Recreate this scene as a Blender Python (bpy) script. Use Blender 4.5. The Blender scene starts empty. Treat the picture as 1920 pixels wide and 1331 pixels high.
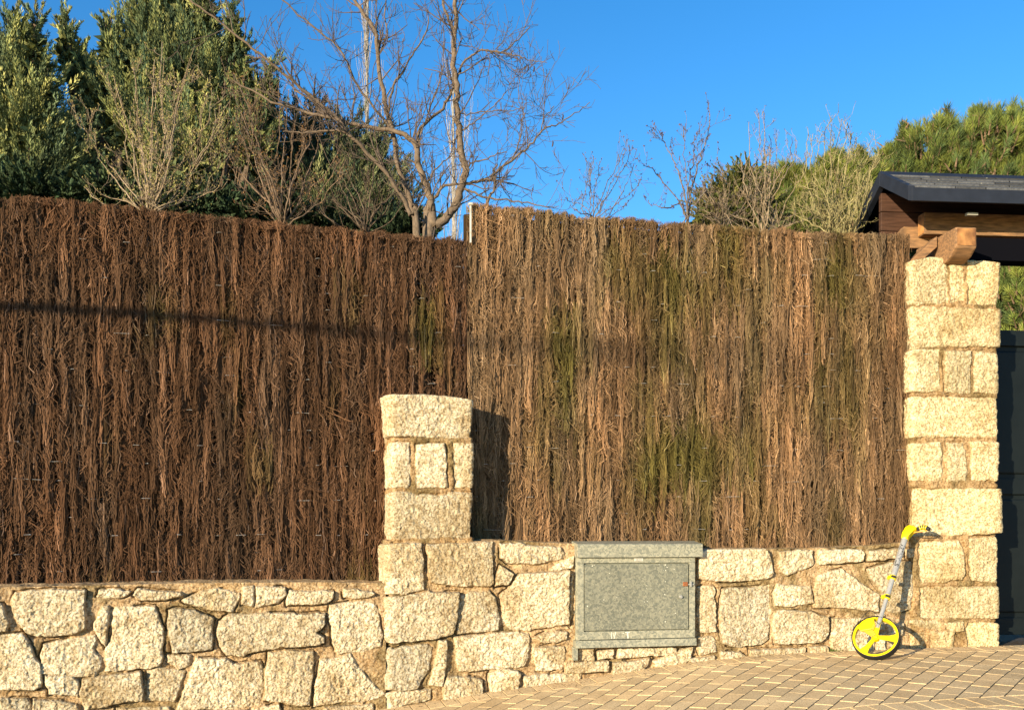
import bpy, bmesh, math, numpy as np
from mathutils import Vector, Matrix
R = math.radians
C = bpy.context.scene.collection
SC = bpy.context.scene
# ------------------------------------------------------------------ camera, sky, sun, exposure
F = 1900.0; HY = 1000.0; ZC = 1.30            # focal length in photo pixels, horizon row, eye height
cam = bpy.data.objects.new('camera', bpy.data.cameras.new('camera')); C.objects.link(cam)
cam.location = (0, 0, ZC); cam.rotation_euler = (R(90), 0, 0)
cam.data.sensor_width = 36; cam.data.lens = F/1920*36
cam.data.shift_y = (HY-665.5)/1920
cam.data.clip_start = 0.05; cam.data.clip_end = 2000
SC.camera = cam
SUN_EL = 11.5; SUN_AZ = 37.0                  # sun behind the camera, SUN_AZ degrees to its left
world = bpy.data.worlds.new("World"); SC.world = world; world.use_nodes = True
nt = world.node_tree; nt.nodes.clear()
sky = nt.nodes.new('ShaderNodeTexSky'); sky.sky_type = 'NISHITA'; sky.sun_disc = False
sky.sun_elevation = R(SUN_EL); sky.sun_rotation = R(180+SUN_AZ)
sky.air_density = 1.0; sky.dust_density = 0.2; sky.ozone_density = 2.5; sky.altitude = 900
hs = nt.nodes.new('ShaderNodeHueSaturation'); hs.inputs['Saturation'].default_value = 1.30; hs.inputs['Hue'].default_value = 0.503
hs.inputs['Value'].default_value = 1.0
bg = nt.nodes.new('ShaderNodeBackground'); bg.inputs['Strength'].default_value = 0.136
wo = nt.nodes.new('ShaderNodeOutputWorld')
nt.links.new(sky.outputs[0], hs.inputs['Color']); nt.links.new(hs.outputs[0], bg.inputs['Color']); nt.links.new(bg.outputs[0], wo.inputs[0])
sl = bpy.data.lights.new('sun', 'SUN'); sl.energy = 5.0; sl.angle = R(0.5); sl.color = (1.0, 0.855, 0.61)
so = bpy.data.objects.new('sun', sl); C.objects.link(so)
ce = math.cos(R(SUN_EL))
SUNV = Vector((-math.sin(R(SUN_AZ))*ce, -math.cos(R(SUN_AZ))*ce, math.sin(R(SUN_EL))))
so.rotation_euler = SUNV.to_track_quat('Z', 'Y').to_euler()
SC.view_settings.view_transform = 'Standard'; SC.view_settings.look = 'None'
SC.view_settings.gamma = 1; SC.view_settings.exposure = 1.06
SC.render.engine = 'CYCLES'
SC.cycles.max_bounces = 5; SC.cycles.diffuse_bounces = 2

# ------------------------------------------------------------------ helpers
rng = np.random.default_rng(7)

def tag(o, label=None, cat=None, group=None, kind=None):
    if label: o['label'] = label
    if cat: o['category'] = cat
    if group: o['group'] = group
    if kind: o['kind'] = kind
    return o

def empty(name, loc, label, cat, group=None):
    o = bpy.data.objects.new(name, None); C.objects.link(o); o.location = loc
    o.empty_display_size = 0.1
    return tag(o, label, cat, group)

def link(name, me, mats, parent=None):
    o = bpy.data.objects.new(name, me); C.objects.link(o)
    for m in (mats if isinstance(mats, (list, tuple)) else [mats]): me.materials.append(m)
    if parent is not None:
        o.parent = parent; o.matrix_parent_inverse = Matrix.Translation(-Vector(parent.location))
    return o

class Acc:                                     # collects vertices / faces / colours, makes ONE mesh
    def __init__(s): s.v = []; s.f = {3: [], 4: []}; s.c = []; s.n = 0; s.ng = []
    def add(s, v, f=None, col=None, ngons=None):
        v = np.asarray(v, float).reshape(-1, 3)
        if f is not None and len(f):
            f = np.asarray(f, np.int64); s.f[f.shape[1]].append(f+s.n)
        if ngons:
            for g in ngons: s.ng.append([i+s.n for i in g])
        s.v.append(v)
        if col is None: col = (1, 1, 1)
        col = np.asarray(col, float)
        if col.ndim == 1: col = np.tile(col[None, :3], (len(v), 1))
        s.c.append(col); s.n += len(v)
    def build(s, name, mats, parent=None, smooth=False):
        me = bpy.data.meshes.new(name)
        V = np.concatenate(s.v); Cc = np.concatenate(s.c)
        polys = []; sizes = []
        for k in (3, 4):
            if s.f[k]:
                a = np.concatenate(s.f[k]); polys.append(a.ravel()); sizes.append(np.full(len(a), k))
        for g in s.ng: polys.append(np.array(g)); sizes.append(np.array([len(g)]))
        L = np.concatenate(polys).astype(np.int32); S = np.concatenate(sizes).astype(np.int32)
        me.vertices.add(len(V)); me.vertices.foreach_set('co', V.ravel().astype(np.float32))
        me.loops.add(len(L)); me.loops.foreach_set('vertex_index', L)
        me.polygons.add(len(S)); st = np.concatenate(([0], np.cumsum(S)[:-1])).astype(np.int32)
        me.polygons.foreach_set('loop_start', st); me.polygons.foreach_set('loop_total', S)
        me.polygons.foreach_set('use_smooth', np.full(len(S), smooth))
        me.update(calc_edges=True)
        at = me.color_attributes.new('col', 'FLOAT_COLOR', 'POINT')
        at.data.foreach_set('color', np.concatenate((Cc, np.ones((len(Cc), 1))), 1).ravel().astype(np.float32))
        me.validate()
        return link(name, me, mats, parent)

def grid_faces(nr, nc, off=0, wrap=False):
    i = np.arange(nr-1)[:, None]; j = np.arange(nc if wrap else nc-1)[None, :]
    j2 = (j+1) % nc
    a = i*nc+j; b = i*nc+j2; c = (i+1)*nc+j2; d = (i+1)*nc+j
    return np.stack([a, b, c, d], -1).reshape(-1, 4)+off

def hash2(ix, iy, seed):
    h = (ix.astype(np.int64)*374761393+iy.astype(np.int64)*668265263+seed*1442695041) & 0xffffffff
    h = ((h ^ (h >> 13))*1274126177) & 0xffffffff
    return ((h ^ (h >> 16)) & 0xffff)/65535.0

def vnoise(x, y, seed=0):                      # smooth value noise 0..1
    x = np.asarray(x, float); y = np.asarray(y, float)
    ix = np.floor(x); iy = np.floor(y); fx = x-ix; fy = y-iy
    fx = fx*fx*fx*(fx*(fx*6-15)+10); fy = fy*fy*fy*(fy*(fy*6-15)+10)
    ix = ix.astype(np.int64); iy = iy.astype(np.int64)
    a = hash2(ix, iy, seed); b = hash2(ix+1, iy, seed); c = hash2(ix, iy+1, seed); d = hash2(ix+1, iy+1, seed)
    return (a*(1-fx)+b*fx)*(1-fy)+(c*(1-fx)+d*fx)*fy

def fbm(x, y, seed=0, oct=4):
    t = 0; a = 1; s = 0
    for k in range(oct):
        t = t+a*vnoise(x*2**k+k*17.3, y*2**k-k*9.1, seed+k); s += a; a *= .5
    return t/s

def norm(a): return a/np.maximum(np.linalg.norm(a, axis=-1, keepdims=True), 1e-9)

def tubes(acc, lines, sides=5, cols=None):     # lines: list of (pts Nx3, radii N)
    groups = {}
    for k, (p, r) in enumerate(lines): groups.setdefault(len(p), []).append(k)
    for n, ids in groups.items():
        P = np.array([lines[k][0] for k in ids], float); Rr = np.array([lines[k][1] for k in ids], float)
        T = np.empty_like(P); T[:, 1:-1] = P[:, 2:]-P[:, :-2]; T[:, 0] = P[:, 1]-P[:, 0]; T[:, -1] = P[:, -1]-P[:, -2]
        T = norm(T)
        ov = norm(P[:, -1]-P[:, 0])
        ref = np.where(np.abs(ov[:, 2:3]) > .8, np.array([[1., 0.3, 0]]), np.array([[0, 0, 1.]]))
        A = norm(np.cross(T, ref[:, None, :])); B = np.cross(T, A)
        th = np.arange(sides)*2*math.pi/sides
        V = P[:, :, None, :]+Rr[:, :, None, None]*(np.cos(th)[None, None, :, None]*A[:, :, None, :]+np.sin(th)[None, None, :, None]*B[:, :, None, :])
        m = len(ids); fb = grid_faces(n, sides, 0, True)
        Fc = (fb[None]+(np.arange(m)*n*sides)[:, None, None]).reshape(-1, 4)
        cc = None
        if cols is not None:
            cc = np.asarray([cols[k] for k in ids], float) if not callable(cols) else cols(V)
            if cc.ndim == 2: cc = np.repeat(cc, n*sides, 0)
        acc.add(V.reshape(-1, 3), Fc, cc)

def leaves(acc, cen, dr, ln, wd, col, r=rng):  # rhombic leaf quads
    n = len(cen); dr = norm(dr); rv = norm(r.normal(size=(n, 3))); side = norm(np.cross(dr, rv))
    ln = np.broadcast_to(ln, (n,))[:, None]; wd = np.broadcast_to(wd, (n,))[:, None]
    V = np.stack([cen, cen+dr*ln*.45+side*wd, cen+dr*ln, cen+dr*ln*.45-side*wd], 1)
    acc.add(V.reshape(-1, 3), np.arange(4*n).reshape(n, 4), np.repeat(np.broadcast_to(col, (n, 3)), 4, 0))

def W(px, py, d):                              # photo pixel at a given distance -> place
    return np.array([(px-960)/F*d, d, ZC+(HY-py)/F*d])

# ------------------------------------------------------------------ materials
def mat(name, color=(.5, .5, .5), rough=.8, metal=0, attr=False, noise=None, bump=None, spec=.3, extra=None):
    m = bpy.data.materials.new(name); m.use_nodes = True; t = m.node_tree; b = t.nodes['Principled BSDF']
    b.inputs['Roughness'].default_value = rough; b.inputs['Metallic'].default_value = metal
    b.inputs['Specular IOR Level'].default_value = spec
    b.inputs['Base Color'].default_value = (*color, 1)
    out = None
    tc = t.nodes.new('ShaderNodeTexCoord')
    if attr:
        a = t.nodes.new('ShaderNodeVertexColor'); a.layer_name = 'col'
        mx = t.nodes.new('ShaderNodeMix'); mx.data_type = 'RGBA'; mx.blend_type = 'MULTIPLY'; mx.inputs[0].default_value = 1
        mx.inputs[6].default_value = (*color, 1); t.links.new(a.outputs[0], mx.inputs[7]); out = mx.outputs[2]
    if noise:                                  # list of (scale, detail, colA, colB, lo, hi [, stretch])
        for nz in noise:
            sc, de, ca, cb, lo, hi = nz[:6]
            n = t.nodes.new('ShaderNodeTexNoise'); n.inputs['Scale'].default_value = sc; n.inputs['Detail'].default_value = de
            src = tc.outputs['Object']
            if len(nz) > 6:
                mp = t.nodes.new('ShaderNodeMapping'); mp.inputs['Scale'].default_value = nz[6]; t.links.new(src, mp.inputs[0]); src = mp.outputs[0]
            t.links.new(src, n.inputs['Vector'])
            cr = t.nodes.new('ShaderNodeValToRGB'); cr.color_ramp.elements[0].position = lo; cr.color_ramp.elements[1].position = hi
            cr.color_ramp.elements[0].color = (*ca, 1); cr.color_ramp.elements[1].color = (*cb, 1)
            t.links.new(n.outputs[0], cr.inputs[0])
            mx = t.nodes.new('ShaderNodeMix'); mx.data_type = 'RGBA'; mx.blend_type = 'MULTIPLY'; mx.inputs[0].default_value = 1
            if out is None: mx.inputs[6].default_value = (*color, 1)
            else: t.links.new(out, mx.inputs[6])
            t.links.new(cr.outputs[0], mx.inputs[7]); out = mx.outputs[2]
    if out is not None: t.links.new(out, b.inputs['Base Color'])
    if bump:
        prev = None
        for sc, de, st, dist in bump:
            n = t.nodes.new('ShaderNodeTexNoise'); n.inputs['Scale'].default_value = sc; n.inputs['Detail'].default_value = de
            t.links.new(tc.outputs['Object'], n.inputs['Vector'])
            bp = t.nodes.new('ShaderNodeBump'); bp.inputs['Strength'].default_value = st; bp.inputs['Distance'].default_value = dist
            t.links.new(n.outputs[0], bp.inputs['Height'])
            if prev: t.links.new(prev, bp.inputs['Normal'])
            prev = bp.outputs[0]
        t.links.new(prev, b.inputs['Normal'])
    return m

M_stone = mat('granite', (1, 1, 1), .92, attr=True,
              noise=[(85, 4, (.58, .50, .41), (1.05, 1.05, 1.05), .38, .53), (28, 4, (.74, .68, .58), (1.04, 1.03, 1.0), .36, .60), (3.0, 3, (.88, .84, .76), (1.04, 1.03, 1.02), .3, .65)],
              bump=[(60, 4, .9, .009), (170, 3, .6, .003)], spec=.15)
M_fence = mat('heather', (1, 1, 1), .95, attr=True, spec=.05)
M_wood_dark = mat('stained_wood', (.062, .030, .018), .6, noise=[(6, 5, (.55, .5, .45), (1.25, 1.2, 1.15), .3, .7, (1, 1, 14))], bump=[(40, 4, .3, .004)])
M_wood = mat('weathered_timber', (.26, .15, .075), .8, noise=[(5, 6, (.45, .45, .48), (1.25, 1.15, 1.0), .3, .7, (2, 10, 14))], bump=[(50, 4, .4, .004)])
M_wood_end = mat('timber_end_grain', (.40, .20, .075), .75, noise=[(9, 5, (.35, .3, .3), (1.2, 1.15, 1.0), .35, .62)], bump=[(60, 4, .4, .003)])
M_fascia = mat('painted_fascia', (.013, .016, .025), .6, noise=[(12, 4, (.8, .8, .8), (1.2, 1.2, 1.2), .3, .7)])
M_soffit = mat('dark_soffit', (.004, .004, .006), .95, spec=.02)  # near black, with the shade on the lintel put into the colour
M_shingle = mat('shingle', (1, 1, 1), .9, attr=True, noise=[(60, 3, (.6, .6, .6), (1.3, 1.3, 1.3), .3, .7)], bump=[(90, 3, .5, .003)])
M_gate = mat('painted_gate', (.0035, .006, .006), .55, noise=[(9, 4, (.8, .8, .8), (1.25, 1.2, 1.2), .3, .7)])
M_yellow = mat('yellow_plastic', (.72, .54, .0), .38, noise=[(25, 3, (.9, .88, .8), (1, 1, 1), .3, .5)], spec=.4)
M_orange = mat('orange_plastic', (.80, .30, .02), .4, spec=.4)
M_rubber = mat('black_rubber', (.016, .015, .014), .65, bump=[(120, 2, .3, .002)])
M_alu = mat('brushed_aluminium', (.40, .385, .35), .38, .35, noise=[(80, 3, (.85, .85, .85), (1, 1, 1), .3, .6)])
M_print = mat('black_print', (.02, .02, .02), .6)
M_white = mat('white_paint', (.50, .47, .41), .5, noise=[(30, 3, (.75, .7, .6), (1, 1, 1), .3, .55)])
M_wire = mat('galvanised_wire', (.75, .72, .66), .35, .6)
M_rust = mat('rusty_brass', (.30, .12, .05), .7, .3, noise=[(90, 3, (.6, .5, .5), (1.3, 1.2, 1.1), .3, .7)])
M_bark = mat('bark', (1, 1, 1), .92, attr=True, noise=[(35, 5, (.6, .58, .55), (1.15, 1.12, 1.1), .3, .7)], bump=[(60, 4, .5, .004)])
M_leaf = mat('foliage', (1, 1, 1), .75, attr=True, spec=.15)
M_paver = mat('concrete_paver', (1, 1, 1), .9, attr=True, noise=[(110, 3, (.74, .72, .70), (1.10, 1.10, 1.1), .34, .62), (4, 4, (.84, .82, .78), (1.06, 1.06, 1.04), .3, .65)], bump=[(160, 3, .35, .002)], spec=.12)
M_sand = mat('joint_sand', (.060, .040, .022), .95, noise=[(60, 3, (.6, .6, .6), (1.3, 1.3, 1.3), .3, .7)])
M_earth = mat('garden_earth', (.11, .08, .05), .95, noise=[(3, 5, (.6, .7, .5), (1.3, 1.3, 1.2), .3, .7)])
M_asph = mat('asphalt', (.06, .06, .06), .9, noise=[(80, 3, (.7, .7, .7), (1.3, 1.3, 1.3), .3, .7)])

def galv(nm='galvanised_steel', bc=(.275, .264, .215)):
    m = mat(nm, bc, .6, .25, noise=[(2.5, 4, (.88, .88, .86), (1.05, 1.05, 1.03), .3, .7)], spec=.3)
    t = m.node_tree; b = t.nodes['Principled BSDF']
    tc = t.nodes.new('ShaderNodeTexCoord')
    vo = t.nodes.new('ShaderNodeTexVoronoi'); vo.inputs['Scale'].default_value = 85; vo.feature = 'F1'
    nz = t.nodes.new('ShaderNodeTexNoise'); nz.inputs['Scale'].default_value = 40
    mp = t.nodes.new('ShaderNodeMix'); mp.data_type = 'VECTOR'; mp.inputs[0].default_value = .04
    t.links.new(tc.outputs['Object'], nz.inputs['Vector']); t.links.new(tc.outputs['Object'], mp.inputs[4]); t.links.new(nz.outputs['Color'], mp.inputs[5])
    t.links.new(mp.outputs[1], vo.inputs['Vector'])
    cr = t.nodes.new('ShaderNodeValToRGB'); e = cr.color_ramp.elements
    e[0].position = .15; e[0].color = (.76, .79, .76, 1); e[1].position = .9; e[1].color = (1.42, 1.38, 1.24, 1)
    sep = t.nodes.new('ShaderNodeSeparateColor'); t.links.new(vo.outputs['Color'], sep.inputs[0]); t.links.new(sep.outputs[0], cr.inputs[0])
    mx = t.nodes.new('ShaderNodeMix'); mx.data_type = 'RGBA'; mx.blend_type = 'MULTIPLY'; mx.inputs[0].default_value = 1
    old = b.inputs['Base Color'].links[0].from_socket
    t.links.new(old, mx.inputs[6]); t.links.new(cr.outputs[0], mx.inputs[7]); t.links.new(mx.outputs[2], b.inputs['Base Color'])
    return m
M_galv = galv(); M_galv2 = galv('galvanised_door', (.190, .186, .152))

# ------------------------------------------------------------------ the line of the wall (a gentle curve)
_px = np.arange(-1400, 2801, 2.0)
def yaw(p): return np.radians(np.interp(p, [-400, 0, 700, 900, 1700, 2200], [19.5, 19, 16.0, 13.8, 8.5, 6.5]))
def _integrate():
    x = np.zeros(len(_px)); y = np.zeros(len(_px))
    k0 = int(np.where(_px == 1640)[0][0]); y[k0] = 7.3; x[k0] = (1640-960)/F*7.3
    for rngk, sg in ((range(k0, len(_px)-1), 1), (range(k0, 0, -1), -1)):
        for k in rngk:
            u = (_px[k]-960)/F; tn = math.tan(yaw(_px[k])); dx = y[k]*(sg*2/F)/(1-u*tn)
            x[k+sg] = x[k]+dx; y[k+sg] = y[k]+tn*dx
    return x, y
_X, _Y = _integrate()
_S = np.concatenate(([0], np.cumsum(np.hypot(np.diff(_X), np.diff(_Y)))))
_S -= np.interp(960, _px, _S)
_tx = np.gradient(_X, _S); _ty = np.gradient(_Y, _S); _n = np.hypot(_tx, _ty); _tx /= _n; _ty /= _n
def P2(s, off=0.0):                            # point on the wall line; off > 0 towards the street
    s = np.asarray(s, float); sc = np.clip(s, _S[0], _S[-1])
    x = np.interp(sc, _S, _X); y = np.interp(sc, _S, _Y); tx = np.interp(sc, _S, _tx); ty = np.interp(sc, _S, _ty)
    e = s-sc
    return x+tx*e+ty*off, y+ty*e-tx*off, tx, ty
_tab = {}
def S_of(px, off=0.0):                         # arc length seen in photo column px on the offset line
    if off not in _tab:
        ss = np.arange(_S[200], _S[-200], .01); x, y, _, _ = P2(ss, off(ss) if callable(off) else off); _tab[off] = (960+F*x/y, ss)
    return np.interp(px, *_tab[off])
def SZ(px, py, off=0.0):
    s = S_of(px, off); x, y, _, _ = P2(s, off(s) if callable(off) else off)
    return s, ZC+(HY-np.asarray(py, float))/F*y
def curve(pts, off=0.0):                       # photo polyline -> z(s)
    a = np.array(pts, float); s, z = SZ(a[:, 0], a[:, 1], off)
    return lambda q: np.interp(q, s, z)
_g = curve([(740, 1327), (830, 1312), (915, 1298), (1000, 1286), (1075, 1277), (1150, 1263), (1225, 1252), (1300, 1241), (1400, 1231), (1550, 1222), (1700, 1216), (1870, 1212)])
_s740 = float(S_of(740)); _s1870 = float(S_of(1870))
def GZ(s):
    s = np.asarray(s, float); z = _g(s)
    z = np.where(s < _s740, _g(_s740)+np.maximum(s-_s740, -8)*.095, z)
    return np.where(s > _s1870, _g(_s1870)+np.minimum(s-_s1870, 6)*.012, z)
class Fr:                                      # local frame on the wall line: u along, v up, w towards the street
    def __init__(s, px, off=0.0, yw=None):
        q = S_of(px, off); x, y, tx, ty = P2(q, off(q) if callable(off) else off)
        if yw is not None: tx, ty = math.cos(R(yw)), math.sin(R(yw))
        s.o = np.array([x, y, 0.0]); s.t = np.array([tx, ty, 0]); s.n = np.array([ty, -tx, 0])
    def __call__(s, u, v, w): return s.o+s.t*u+s.n*w+np.array([0, 0, 1.0])*v

# ------------------------------------------------------------------ simple solids
def box_mesh(bm, pts8, bevel=0):
    vs = [bm.verts.new(p) for p in pts8]
    fs = [bm.faces.new([vs[i] for i in q]) for q in ((0, 3, 2, 1), (4, 5, 6, 7), (0, 1, 5, 4), (1, 2, 6, 5), (2, 3, 7, 6), (3, 0, 4, 7))]
    if bevel:
        es = set(e for f in fs for e in f.edges)
        bmesh.ops.bevel(bm, geom=list(es), offset=bevel, segments=2, profile=.6, affect='EDGES')
def fbox(bm, fr, u0, u1, v0, v1, w0, w1, bevel=0):
    box_mesh(bm, [fr(u0, v0, w0), fr(u1, v0, w0), fr(u1, v0, w1), fr(u0, v0, w1), fr(u0, v1, w0), fr(u1, v1, w0), fr(u1, v1, w1), fr(u0, v1, w1)], bevel)
def prism(bm, fn, poly, a, b, bevel=0):        # fn(p, q, r): polygon in (p,q), extruded in r from a to b
    A = [bm.verts.new(fn(p, q, a)) for p, q in poly]; B = [bm.verts.new(fn(p, q, b)) for p, q in poly]; n = len(poly)
    fs = [bm.faces.new(A[::-1]), bm.faces.new(B)]+[bm.faces.new([A[i], A[(i+1) % n], B[(i+1) % n], B[i]]) for i in range(n)]
    if bevel: bmesh.ops.bevel(bm, geom=list(set(e for f in fs for e in f.edges)), offset=bevel, segments=2, profile=.6, affect='EDGES')
def bmobj(name, bm, m, parent=None, smooth=False):
    bmesh.ops.recalc_face_normals(bm, faces=bm.faces[:])
    me = bpy.data.meshes.new(name); bm.to_mesh(me); bm.free()
    if smooth:
        for p in me.polygons: p.use_smooth = True
    return link(name, me, m, parent)

# ------------------------------------------------------------------ traced masonry
def T(k, x0, y0, polys): return [[(x/k+x0, y/k+y0) for x, y in p] for p in polys]
WALL = []
WALL += T(4, 0, 1050, [
 [(85,335),(110,240),(380,215),(635,225),(645,505),(560,550),(280,572),(190,540),(110,420)],
 [(-60,320),(30,330),(45,420),(75,470),(60,530),(-60,545)],
 [(-200,575),(170,550),(230,620),(260,720),(300,770),(325,870),(320,940),(260,965),(40,965),(-200,950)],
 [(330,620),(520,590),(715,560),(730,590),(700,660),(755,730),(755,790),(715,870),(600,870),(430,855),(320,850),(305,720)],
 [(780,345),(820,345),(815,480),(800,640),(755,590),(715,520),(715,450),(745,400)],
 [(870,350),(1170,340),(1185,420),(1230,500),(1215,760),(1195,795),(1050,810),(880,830),(790,825),(800,660),(850,560),(845,420)],
 [(1330,360),(1470,380),(1600,430),(1590,660),(1480,680),(1300,695),(1260,500),(1260,380)],
 [(740,225),(900,215),(990,235),(950,265),(870,285),(730,270)],
 [(1040,215),(1350,235),(1365,265),(1250,290),(1070,300),(1000,260)],
 [(1370,300),(1500,235),(1640,215),(1800,250),(1745,390),(1600,380),(1470,345),(1390,320)],
 [(1250,710),(1440,710),(1420,780),(1340,820),(1260,760)],
 [(345,860),(550,865),(590,900),(590,1020),(500,1010),(380,1000),(340,920)],
 [(620,890),(740,870),(1060,830),(1080,1040),(960,1055),(780,1100),(640,1120),(600,1000)],
 [(1110,820),(1200,805),(1390,830),(1350,960),(1310,1055),(1110,1045)],
 [(0,1040),(60,1030),(210,1030),(240,1100),(230,1250),(0,1250)],
 [(250,1040),(420,1050),(575,1070),(590,1130),(580,1280),(245,1280)],
 [(1470,730),(1700,740),(1760,770),(1960,760),(1975,930),(1945,1085),(1700,1110),(1320,1125),(1370,1000)],
 [(640,1140),(860,1110),(870,1280),(630,1280)],
 [(880,1110),(1270,1095),(1290,1150),(1250,1260),(880,1260)],
 [(1330,1150),(1600,1130),(1850,1120),(1850,1290),(1330,1290)],
 [(1640,460),(1710,410),(1960,395),(2200,395),(2220,405),(2430,392),(2435,470),(2400,510),(2360,540),(2430,580),(2430,620),(2240,645),(2080,650),(1950,680),(1800,715),(1700,715),(1650,640),(1625,560)],
 [(1830,200),(1900,195),(1905,340),(1810,330)],
 [(-400,200),(-90,220),(-100,520),(-420,500)],
])
WALL += T(4, 440, 1050, [
 [(160,200),(380,205),(385,260),(320,320),(160,355)],
 [(410,225),(740,230),(740,280),(700,320),(560,330),(390,340),(385,290)],
 [(820,220),(950,220),(1050,245),(1010,270),(870,285),(820,280)],
 [(710,340),(960,300),(1060,340),(1080,430),(1110,560),(1095,650),(940,680),(770,700),(735,620),(720,500),(700,400)],
 [(1110,370),(1200,310),(1450,235),(1680,240),(1670,420),(1640,550),(1500,590),(1180,630),(1150,480)],
 [(960,710),(1040,680),(1440,630),(1475,650),(1460,800),(1370,960),(1230,980),(1180,930),(1050,820)],
 [(1530,600),(1590,600),(1590,760),(1560,940),(1450,930),(1500,770)],
 [(640,740),(750,730),(860,700),(940,810),(1060,950),(1130,1010),(1000,1050),(740,1070),(590,1090),(600,920)],
 [(250,690),(400,670),(590,680),(580,880),(555,1085),(430,1075),(220,1045),(230,850)],
 [(110,1120),(330,1075),(350,1110),(340,1280),(100,1280)],
 [(660,1100),(1040,1075),(1045,1110),(1000,1280),(900,1300),(650,1280)],
 [(1200,1000),(1470,965),(1475,1040),(1380,1065),(1200,1145)],
 [(1600,870),(1740,870),(1860,890),(1860,980),(1850,1050),(1570,1090),(1570,930)],
])
WALL += [
 [(700,1022),(790,1018),(795,1060),(793,1105),(760,1112),(722,1118),(700,1119)],
 [(800,1020),(922,1017),(923,1095),(918,1099),(845,1097),(806,1090),(802,1050)],
 [(864,1115),(880,1110),(918,1107),(928,1120),(936,1160),(935,1180),(880,1185),(858,1188),(858,1150)],
 [(852,1195),(880,1190),(962,1184),(990,1186),(992,1196),(990,1232),(983,1246),(960,1250),(880,1258),(860,1258),(853,1225)],
 [(1662,1168),(1690,1165),(1690,1190),(1662,1195)], [(1640,1150),(1656,1150),(1655,1180),(1640,1182)],
 [(1642,1190),(1655,1188),(1656,1220),(1640,1221)],
]
WALL += T(4, 880, 1000, [
 [(230,80),(370,70),(430,90),(680,100),(710,140),(700,190),(480,225),(300,220),(235,180)],
 [(230,235),(330,300),(290,380),(190,400),(185,340)],
 [(370,300),(480,300),(740,275),(745,680),(650,690),(450,720),(310,715),(250,650),(230,470),(330,370)],
 [(640,240),(775,170),(770,260),(610,275)],
 [(480,780),(560,740),(730,735),(730,790),(640,815),(560,825)],
 [(470,860),(640,845),(710,850),(715,900),(690,1010),(560,1030),(500,1025)],
 [(150,1050),(220,1010),(360,1020),(375,1050),(360,1180),(160,1225),(150,1120)],
 [(400,1070),(520,1055),(840,1045),(830,1130),(560,1170),(400,1180)],
 [(720,960),(850,955),(1040,955),(1040,1030),(840,1045),(720,1045)],
 [(1070,965),(1350,935),(1330,980),(1250,1080),(1070,1090)],
 [(820,855),(930,855),(930,950),(820,945)],
 [(960,880),(1080,858),(1080,930),(960,945)],
 [(1110,860),(1550,855),(1560,900),(1300,922),(1110,925)],
 [(1575,870),(1670,850),(1660,930),(1550,1020),(1400,1030),(1375,950)],
 [(750,690),(770,600),(775,400),(768,300),(755,300)],
])
WALL += T(4, 1280, 1000, [
 [(130,130),(200,110),(600,110),(640,150),(670,320),(640,335),(420,360),(250,355),(110,340),(115,190)],
 [(710,130),(960,120),(975,220),(960,240),(770,320),(710,260)],
 [(1020,125),(1340,120),(1360,150),(1350,210),(1020,235),(1010,180)],
 [(1380,130),(1640,110),(1640,175),(1450,200),(1380,200)],
 [(110,400),(235,395),(245,600),(245,730),(130,740),(105,600)],
 [(300,410),(430,410),(640,390),(650,560),(640,790),(590,830),(370,850),(290,820),(270,600)],
 [(700,380),(960,400),(970,520),(840,535),(760,550),(690,540),(670,450)],
 [(1010,310),(1190,265),(1330,370),(1470,460),(1460,580),(1330,570),(1090,550),(980,555),(990,420)],
 [(1380,265),(1560,215),(1620,210),(1710,215),(1720,470),(1700,570),(1560,590),(1490,540),(1480,430),(1400,330)],
 [(1665,115),(1730,115),(1730,175),(1680,185)],
 [(680,600),(720,575),(940,580),(1070,620),(1085,700),(1060,790),(1030,810),(780,830),(690,820),(665,690)],
 [(1110,640),(1290,630),(1420,640),(1430,760),(1420,900),(1140,905),(1110,840),(1100,740)],
 [(110,780),(210,760),(240,790),(245,885),(130,910),(105,860)],
 [(280,880),(430,890),(470,920),(470,1000),(280,1000)],
 [(500,870),(920,855),(930,940),(500,975)],
 [(945,840),(1080,840),(1090,925),(950,935)],
 [(40,940),(230,915),(240,1000),(40,1030)],
])
GP = T(3.697, 1560, 900, [
 [(560,960),(730,965),(740,1000),(730,1030),(650,1030),(590,1010)],
 [(760,985),(900,975),(910,1040),(870,1055),(790,1040)],
 [(680,1045),(835,1045),(830,1190),(670,1190)],
 [(590,425),(870,420),(895,470),(915,640),(890,690),(730,715),(600,715)],
 [(925,400),(1150,385),(1150,720),(960,700),(945,640),(935,480)],
 [(595,740),(1150,735),(1155,965),(600,950)],
 [(925,985),(1150,985),(1150,1190),(925,1190)],
 [(520,60),(1150,55),(1150,370),(900,385),(690,380),(520,395)],
 [(550,1060),(630,1050),(640,1190),(555,1190)],
 ])
GP += T(3.804, 1660, 450, [
 [(150,150),(250,120),(400,110),(430,180),(435,450),(340,465),(150,475)],
 [(435,115),(495,120),(540,200),(555,400),(550,440),(450,450),(445,250)],
 [(562,150),(810,150),(815,470),(575,465)],
 [(150,490),(260,475),(600,490),(800,505),(800,770),(560,770),(380,765),(250,775),(150,775)],
 [(150,800),(240,780),(370,785),(375,880),(385,1080),(300,1090),(150,1095)],
 [(400,795),(600,795),(605,1095),(415,1095)],
 [(622,800),(800,815),(800,1100),(617,1095)],
])
GP += T(2.465, 1660, 700, [
 [(100,110),(515,110),(515,300),(320,295),(130,305),(100,300)],
 [(100,330),(245,318),(255,400),(255,500),(100,500)],
 [(275,318),(350,318),(370,430),(365,500),(275,500)],
 [(385,315),(515,315),(515,500),(385,495)],
])
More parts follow.
